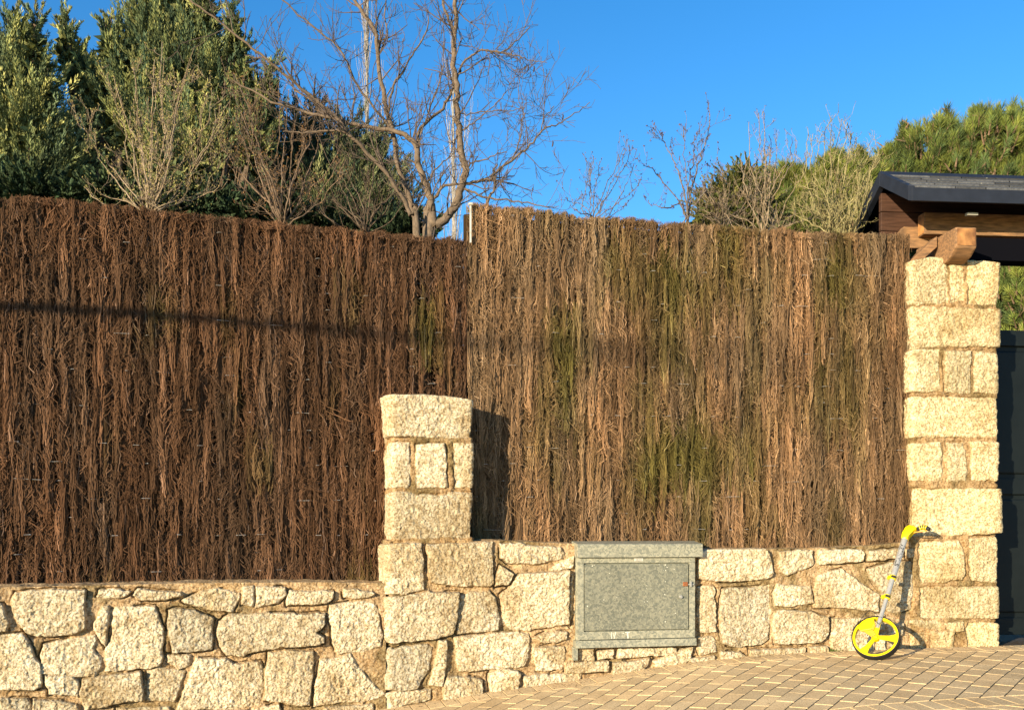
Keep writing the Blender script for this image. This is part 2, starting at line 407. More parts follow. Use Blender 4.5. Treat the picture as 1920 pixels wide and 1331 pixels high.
SP = T(3.024, 680, 720, [
 [(110,80),(180,55),(600,60),(650,90),(650,300),(600,305),(110,300)],
 [(110,330),(270,330),(270,570),(255,590),(110,590)],
 [(300,340),(470,335),(485,590),(300,590)],
 [(515,335),(650,335),(650,580),(525,590)],
 [(110,615),(270,610),(300,625),(480,625),(480,612),(650,610),(650,870),(480,870),(160,885),(110,880)],
])

def masonry(acc, path, smax, zb, zt, polys, step=.004, cap=None, seed=1, prot=.034, rgh=1.0, edge=.0075, tint=(1, 1, 1), mort=(.43,.315,.190)):
    """path(s) -> x,y,nx,ny ; polys in (s,z)"""
    s = np.arange(smax[0], smax[1]+step, step); lo = zb(s); hi = zt(s)
    nz = int(np.max(hi-lo)/step)+1; v = np.linspace(0, 1, nz)[:, None]
    S = np.tile(s, (nz, 1)); Z = lo+(hi-lo)*v
    wx = (fbm(S*20, Z*20, seed, 4)-.5)*.020; wz = (fbm(S*20+50, Z*20, seed+9, 4)-.5)*.020
    Q1 = S+wx; Q2 = Z+wz
    best = np.full(S.shape, -.05); tone = np.zeros(S.shape); pr = np.full(S.shape, prot); tilt = np.zeros(S.shape)
    lr = np.random.default_rng(seed)
    for p in polys:
        p = np.array(p); m = .05
        rt = lr.uniform(0, 1); rp = prot*lr.uniform(.7, 1.25); ta, tb = lr.normal(0, .045, 2)
        c = p.mean(0)
        ci = np.where((s > p[:, 0].min()-m) & (s < p[:, 0].max()+m))[0]
        if not len(ci): continue
        sl = slice(ci[0], ci[-1]+1)
        rr = np.where(((Z[:, sl] > p[:, 1].min()-m) & (Z[:, sl] < p[:, 1].max()+m)).any(1))[0]
        if not len(rr): continue
        rs = slice(rr[0], rr[-1]+1)
        a = Q1[rs, sl]; b = Q2[rs, sl]
        d = np.full(a.shape, 9.0); ins = np.zeros(a.shape, bool); n = len(p)
        for i in range(n):
            x1, y1 = p[i]; x2, y2 = p[(i+1) % n]; ex, ey = x2-x1, y2-y1
            t = np.clip(((a-x1)*ex+(b-y1)*ey)/(ex*ex+ey*ey+1e-12), 0, 1)
            d = np.minimum(d, np.hypot(a-x1-t*ex, b-y1-t*ey))
            cnd = ((y1 > b) != (y2 > b)) & (a < ex*(b-y1)/(ey+1e-12)+x1); ins ^= cnd
        d = np.where(ins, d, -d)
        up = d > best[rs, sl]
        best[rs, sl] = np.where(up, d, best[rs, sl]); tone[rs, sl] = np.where(up, rt, tone[rs, sl])
        pr[rs, sl] = np.where(up, rp, pr[rs, sl]); tilt[rs, sl] = np.where(up, (a-c[0])*ta+(b-c[1])*tb, tilt[rs, sl])
    k = np.clip((best+edge)/.010, 0, 1); k = k*k*(3-2*k)
    r1 = fbm(Q1*9, Q2*9, seed+20, 2)-.5; r2 = np.abs(fbm(Q1*24, Q2*24, seed+21, 2)-.5); r3 = fbm(Q1*60, Q2*60, seed+22, 3)-.5
    r4 = vnoise(Q1*130, Q2*130, seed+30)-.5
    rough = (r1*.013-r2*.020+r3*.010+r4*.0035)*rgh
    pill = np.clip(best/.05, 0, 1); pill = (1-(1-pill)**2)*.005
    h = k*(pr+tilt+pill+rough)
    mo = (fbm(Q1*14, Q2*14, seed+40, 3)-.5)*.026+(fbm(Q1*70, Q2*70, seed+41, 2)-.5)*.006
    h += (1-k)*(.009+mo)
    crack = np.clip((fbm(S*6, Z*6, seed+77, 3)-.47)*9, 0, 1)*np.exp(-((best+edge+.0005)/.0050)**2)
    h -= crack*.030*prot/.034
    # mortar is dark and mossy in places, tone varies per stone
    ca = np.array([.50, .435, .315])*tint; cb = np.array([.62, .555, .42])*tint
    g = tone[..., None]; stone = (ca*(1-g)+cb*g)*(1-.20*np.clip(1-np.abs(g-.35)*6, 0, 1)*np.array([1, .9, .75]))
    stain = np.clip((fbm(Q1*3.5, Q2*3.5, seed+50, 4)-.56)*6, 0, 1)[..., None]
    stone = stone*(1-stain*.28*np.array([.8, 1, 1.3]))
    mcol = np.array(mort)*(.8+.4*fbm(Q1*10, Q2*10, seed+55, 3))[..., None]
    moss = np.clip((fbm(Q1*5, Q2*5, seed+60, 3)-.56)*9, 0, 1)[..., None]*(1-np.clip((hi[None, :]-Z)/.15, 0, 1)*0)[..., None]
    mcol = mcol*(1-moss*.55)+np.array([.10, .085, .03])*moss*.55
    kk = k[..., None]; col = stone*kk+mcol*(1-kk)
    x, y, nx, ny = path(s)
    V = np.stack([x+nx*h, y+ny*h, Z], -1)
    rows = [V.reshape(-1, 3)]; cols = [col.reshape(-1, 3)]; nr = nz
    if cap:                                    # a row-wise lid: cap(k) in 0..1 gives target x,y
        nc = 26
        hx, hy = V[-1, :, 0], V[-1, :, 1]
        for q in range(1, nc+1):
            f = q/nc; tx, ty = cap(s)
            xx = hx*(1-f)+tx*f; yy = hy*(1-f)+ty*f
            zz = hi+.006*math.sin(min(f*8, 1.57))+(fbm(xx*14, yy*14, seed+70, 3)-.5)*.022*min(1, f*6)
            rows.append(np.stack([xx, yy, zz], -1))
            cols.append(col[-1]*(1-min(1, f*5))+np.array(mort)*1.05*min(1, f*5)*(.85+.3*fbm(xx*9, yy*9, seed+71, 3))[:, None])
        nr += nc
    acc.add(np.concatenate(rows), grid_faces(nr, len(s)), np.concatenate(cols))

def line_path(s):
    x, y, tx, ty = P2(s); return x, y, ty, -tx
def back_cap(depth):
    def f(s):
        x, y, tx, ty = P2(s); return x-ty*depth, y+tx*depth
    return f
def loop_path(pts, rad=.018):                  # open polyline through pts with rounded corners, param = length; returns fn, total, corner lengths
    pts = [np.array(p, float) for p in pts]; out = []; 
    for i, p in enumerate(pts):
        if 0 < i < len(pts)-1:
            a = pts[i-1]-p; b = pts[i+1]-p; a /= np.linalg.norm(a); b /= np.linalg.norm(b)
            for t in np.linspace(0, 1, 9): out.append(((1-t)**2)*(p+a*rad)+2*t*(1-t)*p+t*t*(p+b*rad))
        else: out.append(p)
    o = np.array(out); L = np.concatenate(([0], np.cumsum(np.hypot(*np.diff(o, axis=0).T))))
    fine = np.arange(0, L[-1], .003); X = np.interp(fine, L, o[:, 0]); Y = np.interp(fine, L, o[:, 1])
    kx = np.gradient(X, fine); ky = np.gradient(Y, fine); ker = np.ones(9)/9
    kx = np.convolve(np.pad(kx, 4, 'edge'), ker, 'valid'); ky = np.convolve(np.pad(ky, 4, 'edge'), ker, 'valid'); nn = np.hypot(kx, ky)
    kx, ky = kx/nn, ky/nn
    def f(s): return np.interp(s, fine, X), np.interp(s, fine, Y), np.interp(s, fine, ky), -np.interp(s, fine, kx)
    return f, L[-1]

def polys_sz(P): 
    out = []
    for p in P:
        a = np.array(p, float); s, z = SZ(a[:, 0], a[:, 1]); out.append(np.stack([s, z], 1))
    return out
wp = polys_sz(WALL)
# extra stones beyond the left edge of the photograph, for the parts only another camera would see
er = np.random.default_rng(3)
xs = float(S_of(-60))
while xs > float(S_of(-700)):
    w = er.uniform(.22, .42); z0 = -.1
    while z0 < 1.0:
        h_ = er.uniform(.16, .3); j = er.uniform(-.02, .02, 8)
        wp.append(np.array([(xs-w+.02+j[0], z0+j[1]), (xs-.02+j[2], z0+j[3]), (xs-.02+j[4], z0+h_-.03+j[5]), (xs-w+.02+j[6], z0+h_-.03+j[7])])); z0 += h_
    xs -= w
BOT = lambda s: GZ(s)-.10
ztL = curve([(-700, 1118), (-60, 1103), (0, 1101), (100, 1099), (350, 1093), (600, 1091), (720, 1093)])
ztR = curve([(718, 1014), (887, 1015), (925, 1013), (1000, 1016), (1070, 1019), (1310, 1030), (1430, 1029), (1560, 1027), (1650, 1021), (1700, 1016)])
sL1 = float(S_of(722)); sP0 = float(S_of(731)); sP1 = float(S_of(887)); sR0 = float(S_of(1705)); sR1 = float(S_of(1867))

a = Acc(); masonry(a, line_path, (float(S_of(-650)), sL1), BOT, ztL, [p for p in wp if p[:, 0].min() < sL1+.05 and p[:, 0].mean() < sL1], cap=back_cap(.42), seed=11)
tag(a.build('stone_wall', M_stone, smooth=True), 'lower rough granite wall under the dark brown fence, left of the short pillar', 'stone wall')

# right wall: starts with its own left end, turning the corner
x0, y0, tx, ty = P2(sP0); bx, by = x0-ty*.42, y0+tx*.42
front = [P2(q)[:2] for q in np.linspace(sP0, sR0+.02, 60)]
rf, rl = loop_path([(bx, by)]+[(float(p[0]), float(p[1])) for p in front], rad=.015)
shift = .42-sP0-.008
def rpoly(P):
    out = []
    for p in P:
        q = p.copy(); q[:, 0] += shift; q[:, 0] = np.where(q[:, 0] < .445, .20, q[:, 0]); out.append(q)
    return out
rp_ = rpoly([p for p in wp if p[:, 0].mean() > sP0])
zt_r = lambda s: ztR(np.maximum(s-shift, sP0)); 
a = Acc(); masonry(a, rf, (0, rl), lambda s: BOT(np.maximum(s-shift, sP0)), zt_r, rp_+[np.array([(.01, .9), (.17, .9), (.17, 1.2), (.01, 1.2)]), np.array([(.01, .6), (.17, .6), (.17, .88), (.01, .88)])],
        cap=lambda s: tuple(np.stack(back_cap(.42)(np.maximum(s-shift, sP0+.02)))), seed=12)
tag(a.build('stone_wall', M_stone, smooth=True), 'higher rough granite wall between the short pillar and the gate pillar, holding the metal cabinet', 'stone wall')

def pillar(pxa, pxb, depth, top_pts, zbf, P, seed, lift, label, name='stone_pillar', tint=(1, 1, 1)):
    sa, sb = float(S_of(pxa)), float(S_of(pxb)); wd = sb-sa
    xa, ya, tx, ty = [float(q) for q in P2((sa+sb)/2)]
    c = np.array([xa, ya]); t = np.array([tx, ty]); n = np.array([ty, -tx])
    pA = c-t*wd/2+n*lift; pB = c+t*wd/2+n*lift; qA = pA-n*(depth+lift); qB = pB-n*(depth+lift); mid = (qA+qB)/2
    f, L = loop_path([mid, qA, pA, pB, qB, mid], rad=.018)
    s0 = wd/2+depth+lift-.015
    top = curve(top_pts)
    pl = polys_sz(P); out = []; zs = []
    for p in pl:
        q = p.copy(); q[:, 0] = q[:, 0]-sa+s0
        q[:, 0] = np.where(q[:, 0] < s0+.03, s0-.16, q[:, 0]); q[:, 0] = np.where(q[:, 0] > s0+wd-.03, s0+wd+.16, q[:, 0]); out.append(q)
    # sides and back: coursed blocks
    z = float(zbf(np.array([sa]))[0]); zt = float(np.max(top(np.array([sa, sb])))) 
    lr = np.random.default_rng(seed)
    courses = []; zz = zt
    while zz > z-.1: h_ = .31; courses.append((zz-h_+.015, zz-.015)); zz -= h_
    for k, (c0, c1) in enumerate(courses):
        for (u0, u1) in ((s0+wd+.18, s0+wd+depth-.02), (s0+wd+depth+.02, L-.02), (.02, wd/2-.02), (wd/2+.02, s0-.18)):
            if u1-u0 > .06: out.append(np.array([(u0, c0), (u1, c0), (u1, c1), (u0, c1)]))
    ws = lambda s: np.clip(s-s0+sa, sa, sb)
    a = Acc()
    cx, cy = (pA+qB)/2
    masonry(a, f, (0, L), lambda s: zbf(ws(s)), lambda s: top(ws(s)), out, cap=lambda s: (np.full(len(s), cx), np.full(len(s), cy)), seed=seed, prot=.016, rgh=.75, edge=.0025, tint=tint, mort=(.38, .265, .145))
    o = a.build(name, M_stone, smooth=True); tag(o, label, 'stone pillar'); return o, c, t, n, wd
pillar(737, 885, .36, [(720, 746), (740, 741), (800, 742), (850, 745), (887, 750)], lambda s: ztR(s)-.012, SP, 21, .0, 'short granite block pillar standing on the wall in the middle, casting a dark shadow on the fence')
pillar(1708, 1866, .52, [(1700, 494), (1715, 489), (1740, 484), (1775, 485), (1810, 488), (1870, 496)], BOT, GP, 22, .015, 'tall pale granite gate pillar carrying the timber end of the porch roof', tint=(1.10, 1.06, .92))

# ------------------------------------------------------------------ paving and ground
def clip(poly, axis, val, keep_greater):
    out = []; n = len(poly)
    for i in range(n):
        p = poly[i]; q = poly[(i+1) % n]; a = (p[axis]-val)*(1 if keep_greater else -1); b = (q[axis]-val)*(1 if keep_greater else -1)
        if a >= 0: out.append(p)
        if a*b < 0:
            t = a/(a-b); out.append((p[0]+(q[0]-p[0])*t, p[1]+(q[1]-p[1])*t))
    return out
bricks = []
S_A, S_B = float(S_of(300)), float(S_of(2500))
SB = [(.0, .205), (1.64, 1.845), (4.5, 4.705)]
for o0, o1 in SB:
    q = S_A
    while q < S_B: bricks.append([(q, o0), (q+.1, o0), (q+.1, o1), (q, o1)]); q += .1025
def diag(o0, o1, sg):
    c = math.sqrt(.5)
    for i in range(-140, 160):
        for j in range(-90, 100):
            uu = i*.1125; vv = j*.2245+(i % 2)*.112
            # u across the courses, v along them, courses run at 45 degrees
            pts = [(uu, vv), (uu+.11, vv), (uu+.11, vv+.222), (uu, vv+.222)]
            pp = [((x*c+y*c), (-x*c+y*c)*sg) for x, y in pts]
            cx = sum(p[0] for p in pp)/4; cy = sum(p[1] for p in pp)/4+o0
            if not (-.2+o0 < cy < o1+.2 and S_A < cx < S_B): continue
            pp = [(p[0], p[1]+o0) for p in pp]
            pp = clip(pp, 1, o0+.002, True)
            if len(pp) > 2: pp = clip(pp, 1, o1-.002, False)
            if len(pp) > 2:
                ar = abs(sum(pp[k][0]*pp[(k+1) % len(pp)][1]-pp[(k+1) % len(pp)][0]*pp[k][1] for k in range(len(pp))))/2
                if ar > .0012: bricks.append(pp)
diag(.2075, 1.6375, -1); diag(1.8475, 4.4975, 1); diag(4.7075, 6.5, -1)
def XYZ(s, off, dz=0):
    x, y, _, _ = P2(s, off); rise = -.045*np.clip(off, 0, 6)
    return np.stack([x, y, GZ(s)+rise+dz], -1)
a = Acc(); br = np.random.default_rng(5)
for b in bricks:
    p = np.array(b); c = p.mean(0); n = len(p)
    ar = sum(p[k][0]*p[(k+1) % n][1]-p[(k+1) % n][0]*p[k][1] for k in range(n))
    if ar < 0: p = p[::-1]
    dv = p-c; ln = np.maximum(np.hypot(dv[:, 0], dv[:, 1])[:, None], .02)
    top = p-dv/ln*.0062; mid = p-dv/ln*.0046
    j = br.normal(0, .0006); g = br.uniform(.90, 1.07); h = br.uniform(-.015, .015)
    col = np.array([.65*g+h, .475*g, .265*g-h*.5])
    tz = br.normal(0, .0018, 2)
    def lay(q, dz): return XYZ(q[:, 0], q[:, 1], dz+j+(q-c)@tz)
    V = np.concatenate([lay(top, .0082), lay(mid, .0072), lay(mid, -.012)])
    ng = [list(range(n))[::-1]]
    fc = [[i, (i+1) % n, n+(i+1) % n, n+i] for i in range(n)]+[[n+i, n+(i+1) % n, 2*n+(i+1) % n, 2*n+i] for i in range(n)]
    a.add(V, np.array(fc), col, ng)
tag(a.build('pavement', M_paver), kind='structure')
ss = np.concatenate((np.linspace(-120, -8, 20), np.linspace(-7.5, 9, 500), np.linspace(10, 120, 20)))
oo = np.concatenate(([-1.6, -.8, -.3], np.linspace(0, 7, 71), np.linspace(7.5, 30, 12)))
V = np.stack([XYZ(ss, o, .0040 if o < 6.4 else -.03) for o in oo]); a = Acc(); a.add(V.reshape(-1, 3), grid_faces(len(oo), len(ss)))
tag(a.build('ground', M_sand), kind='structure')
V = np.stack([XYZ(ss, o, -.012 if o > 6.7 else -.05) for o in np.linspace(6.52, 29, 14)]); a = Acc(); a.add(V.reshape(-1, 3), grid_faces(14, len(ss)))
tag(a.build('road', M_asph), kind='structure')
ss2 = np.concatenate((np.linspace(-300, -8, 16), np.linspace(-7, 5.0, 60)))
ss2 = ss2[ss2 < float(S_of(1860))]
oo = -np.concatenate(([.36, .6, 1], np.linspace(2, 20, 12), [40, 80, 160, 400]))
def gz2(s, o): return np.where(s < sL1, ztL(s), ztR(s))-.05+0*s
V = []
for o in oo:
    x, y, _, _ = P2(ss2, o); V.append(np.stack([x, y, gz2(ss2, o)+0*x+.2*(fbm(x*.4, y*.4, 3, 3)-.5)*min(1, -o-.36)], -1))
a = Acc(); a.add(np.stack(V).reshape(-1, 3), grid_faces(len(oo), len(ss2))[:, ::-1])
tag(a.build('garden_ground', M_earth), kind='structure')
V = []
ss3 = np.linspace(float(S_of(1860)), 300, 60); oo3 = -np.array([1.5, 3, 6, 12, 25, 60, 150, 400.])
for o in oo3:
    x, y, _, _ = P2(ss3, o); V.append(np.stack([x, y, np.full(len(x), float(GZ(_s1870))-.01)], -1))
a = Acc(); a.add(np.stack(V).reshape(-1, 3), grid_faces(len(oo3), len(ss3))[:, ::-1])
tag(a.build('driveway', M_earth), kind='structure')
# a few weeds in the joints at the foot of the wall
for px, n_, sz in ((1557, 90, .02), (1175, 60, .014), (700, 40, .02)):
    s0 = float(S_of(px)); o = XYZ(np.array([s0]), np.array([.02]))[0]
    a = Acc(); c = o+np.stack([br.normal(0, .035, n_), br.uniform(-.015, .01, n_), np.zeros(n_)], -1)
    d = np.stack([br.normal(0, .5, n_), br.normal(-.2, .4, n_), np.ones(n_)], -1)
    leaves(a, c, d, br.uniform(sz, sz*2.2, n_), .003, np.array([.10, .13, .03]), br)
    lab = {1557: 'tiny green weed tuft at the wall foot, left of the yellow measuring wheel', 1175: 'tiny green weed tuft at the wall foot below the metal cabinet', 700: 'small weed tuft at the wall foot near the bottom edge'}[px]
    if px != 700: tag(a.build('weed', M_leaf), lab, 'weed', 'weeds at the wall foot')

lr_ = np.random.default_rng(15); n_ = 900
q = lr_.uniform(float(S_of(720)), float(S_of(1900)), n_); o_ = lr_.exponential(.07, n_)+.012; far = lr_.random(n_) < .12; o_ = np.where(far, lr_.uniform(0, 2.4, n_), o_)
a = Acc(); leaves(a, XYZ(q, o_, .011), np.stack([lr_.normal(size=n_), lr_.normal(size=n_), lr_.normal(0, .15, n_)], -1), lr_.uniform(.006, .022, n_), .0028, np.array([.20, .13, .07])*lr_.uniform(.4, 1.6, (n_, 1)), lr_)
tag(a.build('fallen_litter', M_leaf), 'dry crumbs and twigs scattered along the foot of the wall', 'litter', None, 'stuff')
# ------------------------------------------------------------------ heather fence
def FO(s): return np.interp(s, [float(S_of(900)), float(S_of(1700))], [-.30, -.055])
def heather(name, pxa, pxb, top_pts, zbase, seed, n_tuft, n_sm, base, green_bias, label, greens):
    r = np.random.default_rng(seed)
    sa, sb = float(S_of(pxa, FO)), float(S_of(pxb, FO)); topf = curve(top_pts, FO)
    root = empty(name, (float(P2((sa+sb)/2, FO((sa+sb)/2))[0]), float(P2((sa+sb)/2, FO((sa+sb)/2))[1]), float(zbase(np.array([(sa+sb)/2]))[0])), label, 'fence')
    edges = [sa+.02]
    while edges[-1] < sb-.03: edges.append(edges[-1]+r.uniform(.035, .08))
    edges = np.array(edges); bt = r.uniform(.75, 1.25, len(edges)+1); bz = r.normal(0, .006, len(edges)+1)
    pxof = lambda s: np.interp(s, [sa, sb], [pxa, pxb])
    def green(s, z):
        p = pxof(s); g = np.zeros(len(s)); pyz = HY-(z-ZC)*F/6.9
        for gx, gy, rx, ry, st in greens: g = np.maximum(g, st*np.exp(-((p-gx)/rx)**2-((pyz-gy)/ry)**2))
        n = fbm(s*5, z*2.2, seed+6, 4)
        return np.clip((n-.5)*2.8+g*1.45-.22+green_bias, 0, 1)
    def tufts(n, l0, l1, per, width, r0, r1, slant, wob, deep, np_, bend):
        c = r.uniform(sa+.01, sb-.01, n); i = np.clip(np.searchsorted(edges, c), 0, len(edges)-1)
        snap = r.uniform(.0, .75, n); c = c*(1-snap)+edges[i]*snap; c = np.clip(c, sa+.008, sb-.008)
        zb = zbase(c); tp = topf(c); ln = r.uniform(l0, l1, n); zc = zb+r.uniform(-.12, 1.03, n)*(tp-zb)
        dp = r.uniform(0, 1, n)**.8*deep; sl = r.normal(0, slant, n); bd = r.normal(0, bend, n)
        g = green(c, zc+ln/2)[:, None]; rv = r.uniform(.48, 1.38, n)[:, None]
        warm = fbm(c*7, zc*1.5, seed+8, 3)[:, None]
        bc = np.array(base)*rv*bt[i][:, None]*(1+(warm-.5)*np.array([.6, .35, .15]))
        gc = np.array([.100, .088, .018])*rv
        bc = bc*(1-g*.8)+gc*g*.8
        m = n*per; T_ = np.repeat(np.arange(n), per)
        s0 = c[T_]+r.normal(0, width, m); zl = zc[T_]+r.normal(0, .06, m); l_ = ln[T_]*r.uniform(.5, 1.1, m)
        z0 = np.maximum(zl, zb[T_]); z1 = np.minimum(zl+l_, tp[T_]+bz[i][T_]+r.normal(0, .006, m)); z0 = np.minimum(z0, z1-.04)
        t = np.linspace(0, 1, np_)[None, :]; zz = z0[:, None]+(z1-z0)[:, None]*t
        an = (sl[T_]+r.normal(0, slant*.6, m))[:, None]; ph = r.uniform(0, 6.3, (m, 1)); fr = r.uniform(8, 26, (m, 1))
        sk = s0[:, None]+an*(zz-z0[:, None])+wob*np.sin(zz*fr+ph)+bd[T_][:, None]*np.sin(t*3.14)+r.normal(0, wob*.5, (m, np_))
        sk = np.clip(sk, sa, sb)
        off = FO(sk)+.015-dp[T_][:, None]+np.sqrt(np.maximum(0, 1-((sk-c[T_][:, None])/(width*3))**2))*.020+r.normal(0, .0035, (m, 1))+wob*.6*np.cos(zz*fr*1.3+ph)
        x, y, _, _ = P2(sk, off); P = np.stack([x, y, zz], -1); rd = r.uniform(r0, r1, (m, 1))*(1-.5*t)
        col = bc[T_]*r.uniform(.6, 1.35, (m, 1)); pale = r.random((m, 1)) < .035
        return P, rd, np.where(pale, col*1.7+.03, col)
    a = Acc()
    def put(res, sides=3): tubes(a, list(zip(res[0], res[1])), sides, res[2])
    put(tufts(n_tuft, .10, .36, 13, .0088, .0017, .0036, .050, .0048, .090, 9, .010))
    put(tufts(n_sm, .05, .15, 7, .014, .0014, .0028, .33, .0060, .070, 6, .016))
    put(tufts(n_sm//6, .04, .12, 6, .03, .0009, .0016, .75, .006, .0, 6, .02))
    sg = np.append(np.arange(sa, sb, .012), sb); V = []; nzv = 100
    for k in range(nzv):
        z = zbase(sg)+(topf(sg)-.03-zbase(sg))*k/(nzv-1)
        x, y, _, _ = P2(sg, FO(sg)-.112+.012*(vnoise(sg*60, z*9, seed)-.5)); V.append(np.stack([x, y, z], -1))
    for k in range(2):
        z = topf(sg)-.03 if k == 0 else zbase(sg); x, y, _, _ = P2(sg, FO(sg)-.14); V.append(np.stack([x, y, z], -1))
    a.add(np.stack(V).reshape(-1, 3), grid_faces(len(V), len(sg)), np.array(base)*.18)  # backing sheet darkened: shade in the gaps between twigs is put into its colour
    a.build('heather_screen', M_fence, root)
    zlo = float(np.min(zbase(np.array([sa, sb])))); zhi = float(np.max(topf(np.array([sa, sb]))))
    for row in np.arange(zlo+.10, zhi-.03, .115):
        sw = np.arange(sa, sb, .011); zz = row+.004*np.sin(sw*9+row*7)+.02*(fbm(sw*.8, sw*0+row, seed+14, 2)-.5)
        keep = zz < topf(sw)-.03
        if keep.sum() < 30: continue
        vis = np.clip((vnoise(sw*16, sw*0+row*31, seed+15)-.80)*14, 0, 1)
        off = FO(sw)-.03+vis*.058
        x, y, _, _ = P2(sw, off); P = np.stack([x, y, zz], -1)[keep]
        w = Acc(); tubes(w, [(P, np.full(len(P), .0012)+.0010*vis[keep])], 3); w.build('binding_wire', M_wire, root)
    return root
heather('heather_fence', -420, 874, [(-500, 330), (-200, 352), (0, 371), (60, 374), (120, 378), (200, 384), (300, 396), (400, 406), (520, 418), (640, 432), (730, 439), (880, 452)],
        lambda s: np.where(s < sP0, ztL(s), ztR(s))-.012, 31, 5300, 4800, (.118, .063, .034), -.24,  # older, redder heather; base also darkened for a panel turned from the sun
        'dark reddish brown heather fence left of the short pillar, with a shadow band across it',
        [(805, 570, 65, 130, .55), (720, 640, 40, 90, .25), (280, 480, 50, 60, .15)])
frR = heather('heather_fence', 876, 1704, [(860, 386), (885, 384), (940, 388), (1000, 395), (1060, 402), (1120, 408), (1200, 413), (1280, 421), (1400, 430), (1500, 436), (1600, 440), (1700, 441)],
        lambda s: ztR(s)-.012, 32, 4500, 4200, (.240, .145, .075), -.06,
        'lighter olive streaked heather fence between the short pillar and the gate pillar',
        [(1040, 640, 45, 130, .5), (1130, 480, 90, 60, .35), (1290, 560, 90, 90, .6), (1280, 700, 100, 360, .66), (1220, 930, 70, 100, .66), (1350, 800, 40, 200, .5), (1560, 640, 75, 240, .68), (1530, 800, 60, 200, .45), (1600, 720, 50, 90, .35), (1050, 860, 40, 100, .3)])
# white end post of the right hand panel, showing above the lower panel
fr = Fr(882, -.265)
zp0 = ZC+(HY-456)/F*float(fr.o[1]); zp1 = ZC+(HY-386)/F*float(fr.o[1])
bm = bmesh.new(); fbox(bm, fr, -.006, .006, zp0, zp1, .000, .012, .002)
fbox(bm, fr, -.014, .014, zp1, zp1+.018, -.006, .020, .004)
p = bmobj('end_post', bm, M_white, frR); 

# ------------------------------------------------------------------ metal service cabinet
fr = Fr(1188, .02); d = float(fr.o[1]); k = F/d
U = lambda px: float(S_of(px, .075)-S_of(1188, .075)); Z = lambda py: ZC+(HY-py)/F*(d-.02)
cab = empty('service_cabinet', tuple(fr(0, Z(1212), 0)), 'grey galvanised metal cabinet with a door set into the stone wall', 'cabinet')
bm = bmesh.new(); fbox(bm, fr, U(1078), U(1300), Z(1205), Z(1040), -.08, .030, .003); bmobj('body', bm, M_galv, cab)
bm = bmesh.new(); 
prism(bm, lambda p, q, r: fr(r, q, p), [(-.08, Z(1044)), (.075, Z(1044)), (.075, Z(1021)), (.068, Z(1019)), (-.08, Z(1014))], U(1077), U(1311), .002)
bmobj('lid', bm, M_galv, cab)
bm = bmesh.new(); fbox(bm, fr, U(1092), U(1286.5), Z(1179.5), Z(1056.8), .028, .0505, .0020); o = bmobj('door', bm, M_galv2, cab)
# dark gap round the door: a shallow frame standing proud
for nm, b_ in (('frame_rail', (1079, 1299, 1054.5, 1045)), ('frame_rail', (1079, 1299, 1196, 1181.5))):
    bm = bmesh.new(); fbox(bm, fr, U(b_[0]), U(b_[1]), Z(b_[2]), Z(b_[3]), .028, .0495, .0015); bmobj(nm, bm, M_galv, cab)
for b_ in ((1079, 1090.6), (1288.6, 1299)):
    bm = bmesh.new(); fbox(bm, fr, U(b_[0]), U(b_[1]), Z(1181.3), Z(1054.7), .028, .0495, .0015); bmobj('frame_stile', bm, M_galv, cab)
bm = bmesh.new(); prism(bm, lambda p, q, r: fr(r, q, p), [(-.05, Z(1211)), (.062, Z(1211)), (.056, Z(1197.5)), (-.05, Z(1197.5))], U(1075), U(1301), .002); bmobj('base_plinth', bm, M_galv, cab)
bm = bmesh.new(); fbox(bm, fr, U(1072), U(1080), Z(1234), Z(1210), -.02, .045, .002); bmobj('foot', bm, M_galv, cab)
bm = bmesh.new(); fbox(bm, fr, U(1185), U(1201), Z(1051.5), Z(1044.8), .0495, .0512, .0005); pl = bmobj('label_plate', bm, M_white, cab)
bm = bmesh.new()
for (a0, a1, b0, b1) in ((1187, 1199, 1046, 1046.6), (1187, 1199, 1050, 1050.6), (1188.5, 1192, 1047.6, 1049.2), (1193, 1195, 1047.6, 1049.2), (1196, 1198, 1047.6, 1049.2)):
    fbox(bm, fr, U(a0), U(a1), Z(b1), Z(b0), .0512, .0517)
bmobj('plate_print', bm, mat('grey_print', (.22, .22, .18), .6), pl)
def disc(bm, c, nrm, rad, h, seg=20, r2=None):
    nrm = norm(np.array(nrm, float)); a_ = norm(np.cross(nrm, [0, 0, 1.0]) if abs(nrm[2]) < .9 else np.cross(nrm, [1.0, 0, 0])); b_ = np.cross(nrm, a_)
    r2 = rad if r2 is None else r2
    A = [bm.verts.new(c+a_*math.cos(t)*rad+b_*math.sin(t)*rad) for t in np.arange(seg)*2*math.pi/seg]
    B = [bm.verts.new(c+nrm*h+a_*math.cos(t)*r2+b_*math.sin(t)*r2) for t in np.arange(seg)*2*math.pi/seg]
    bm.faces.new(A[::-1]); bm.faces.new(B)
    for i in range(seg): bm.faces.new([A[i], A[(i+1) % seg], B[(i+1) % seg], B[i]])
bm = bmesh.new(); c = fr(U(1272), Z(1119), .0505); disc(bm, c, fr.n, .013, .010, r2=.011); disc(bm, c+fr.n*.0101, fr.n, .007, .006); bmobj('lock_knob', bm, M_alu, cab, False)
hasp = bmesh.new(); fbox(hasp, fr, U(1276), U(1284.5), Z(1099), Z(1091), .0505, .058, .002); ho = bmobj('hasp', hasp, M_rust, cab)
bm = bmesh.new(); fbox(bm, fr, U(1286), U(1297), Z(1097), Z(1094.5), .0495, .056, .001); fbox(bm, fr, U(1288.5), U(1291.5), Z(1100), Z(1090), .0562, .066, .002); bmobj('hasp_pin', bm, M_alu, ho)
bm = bmesh.new()
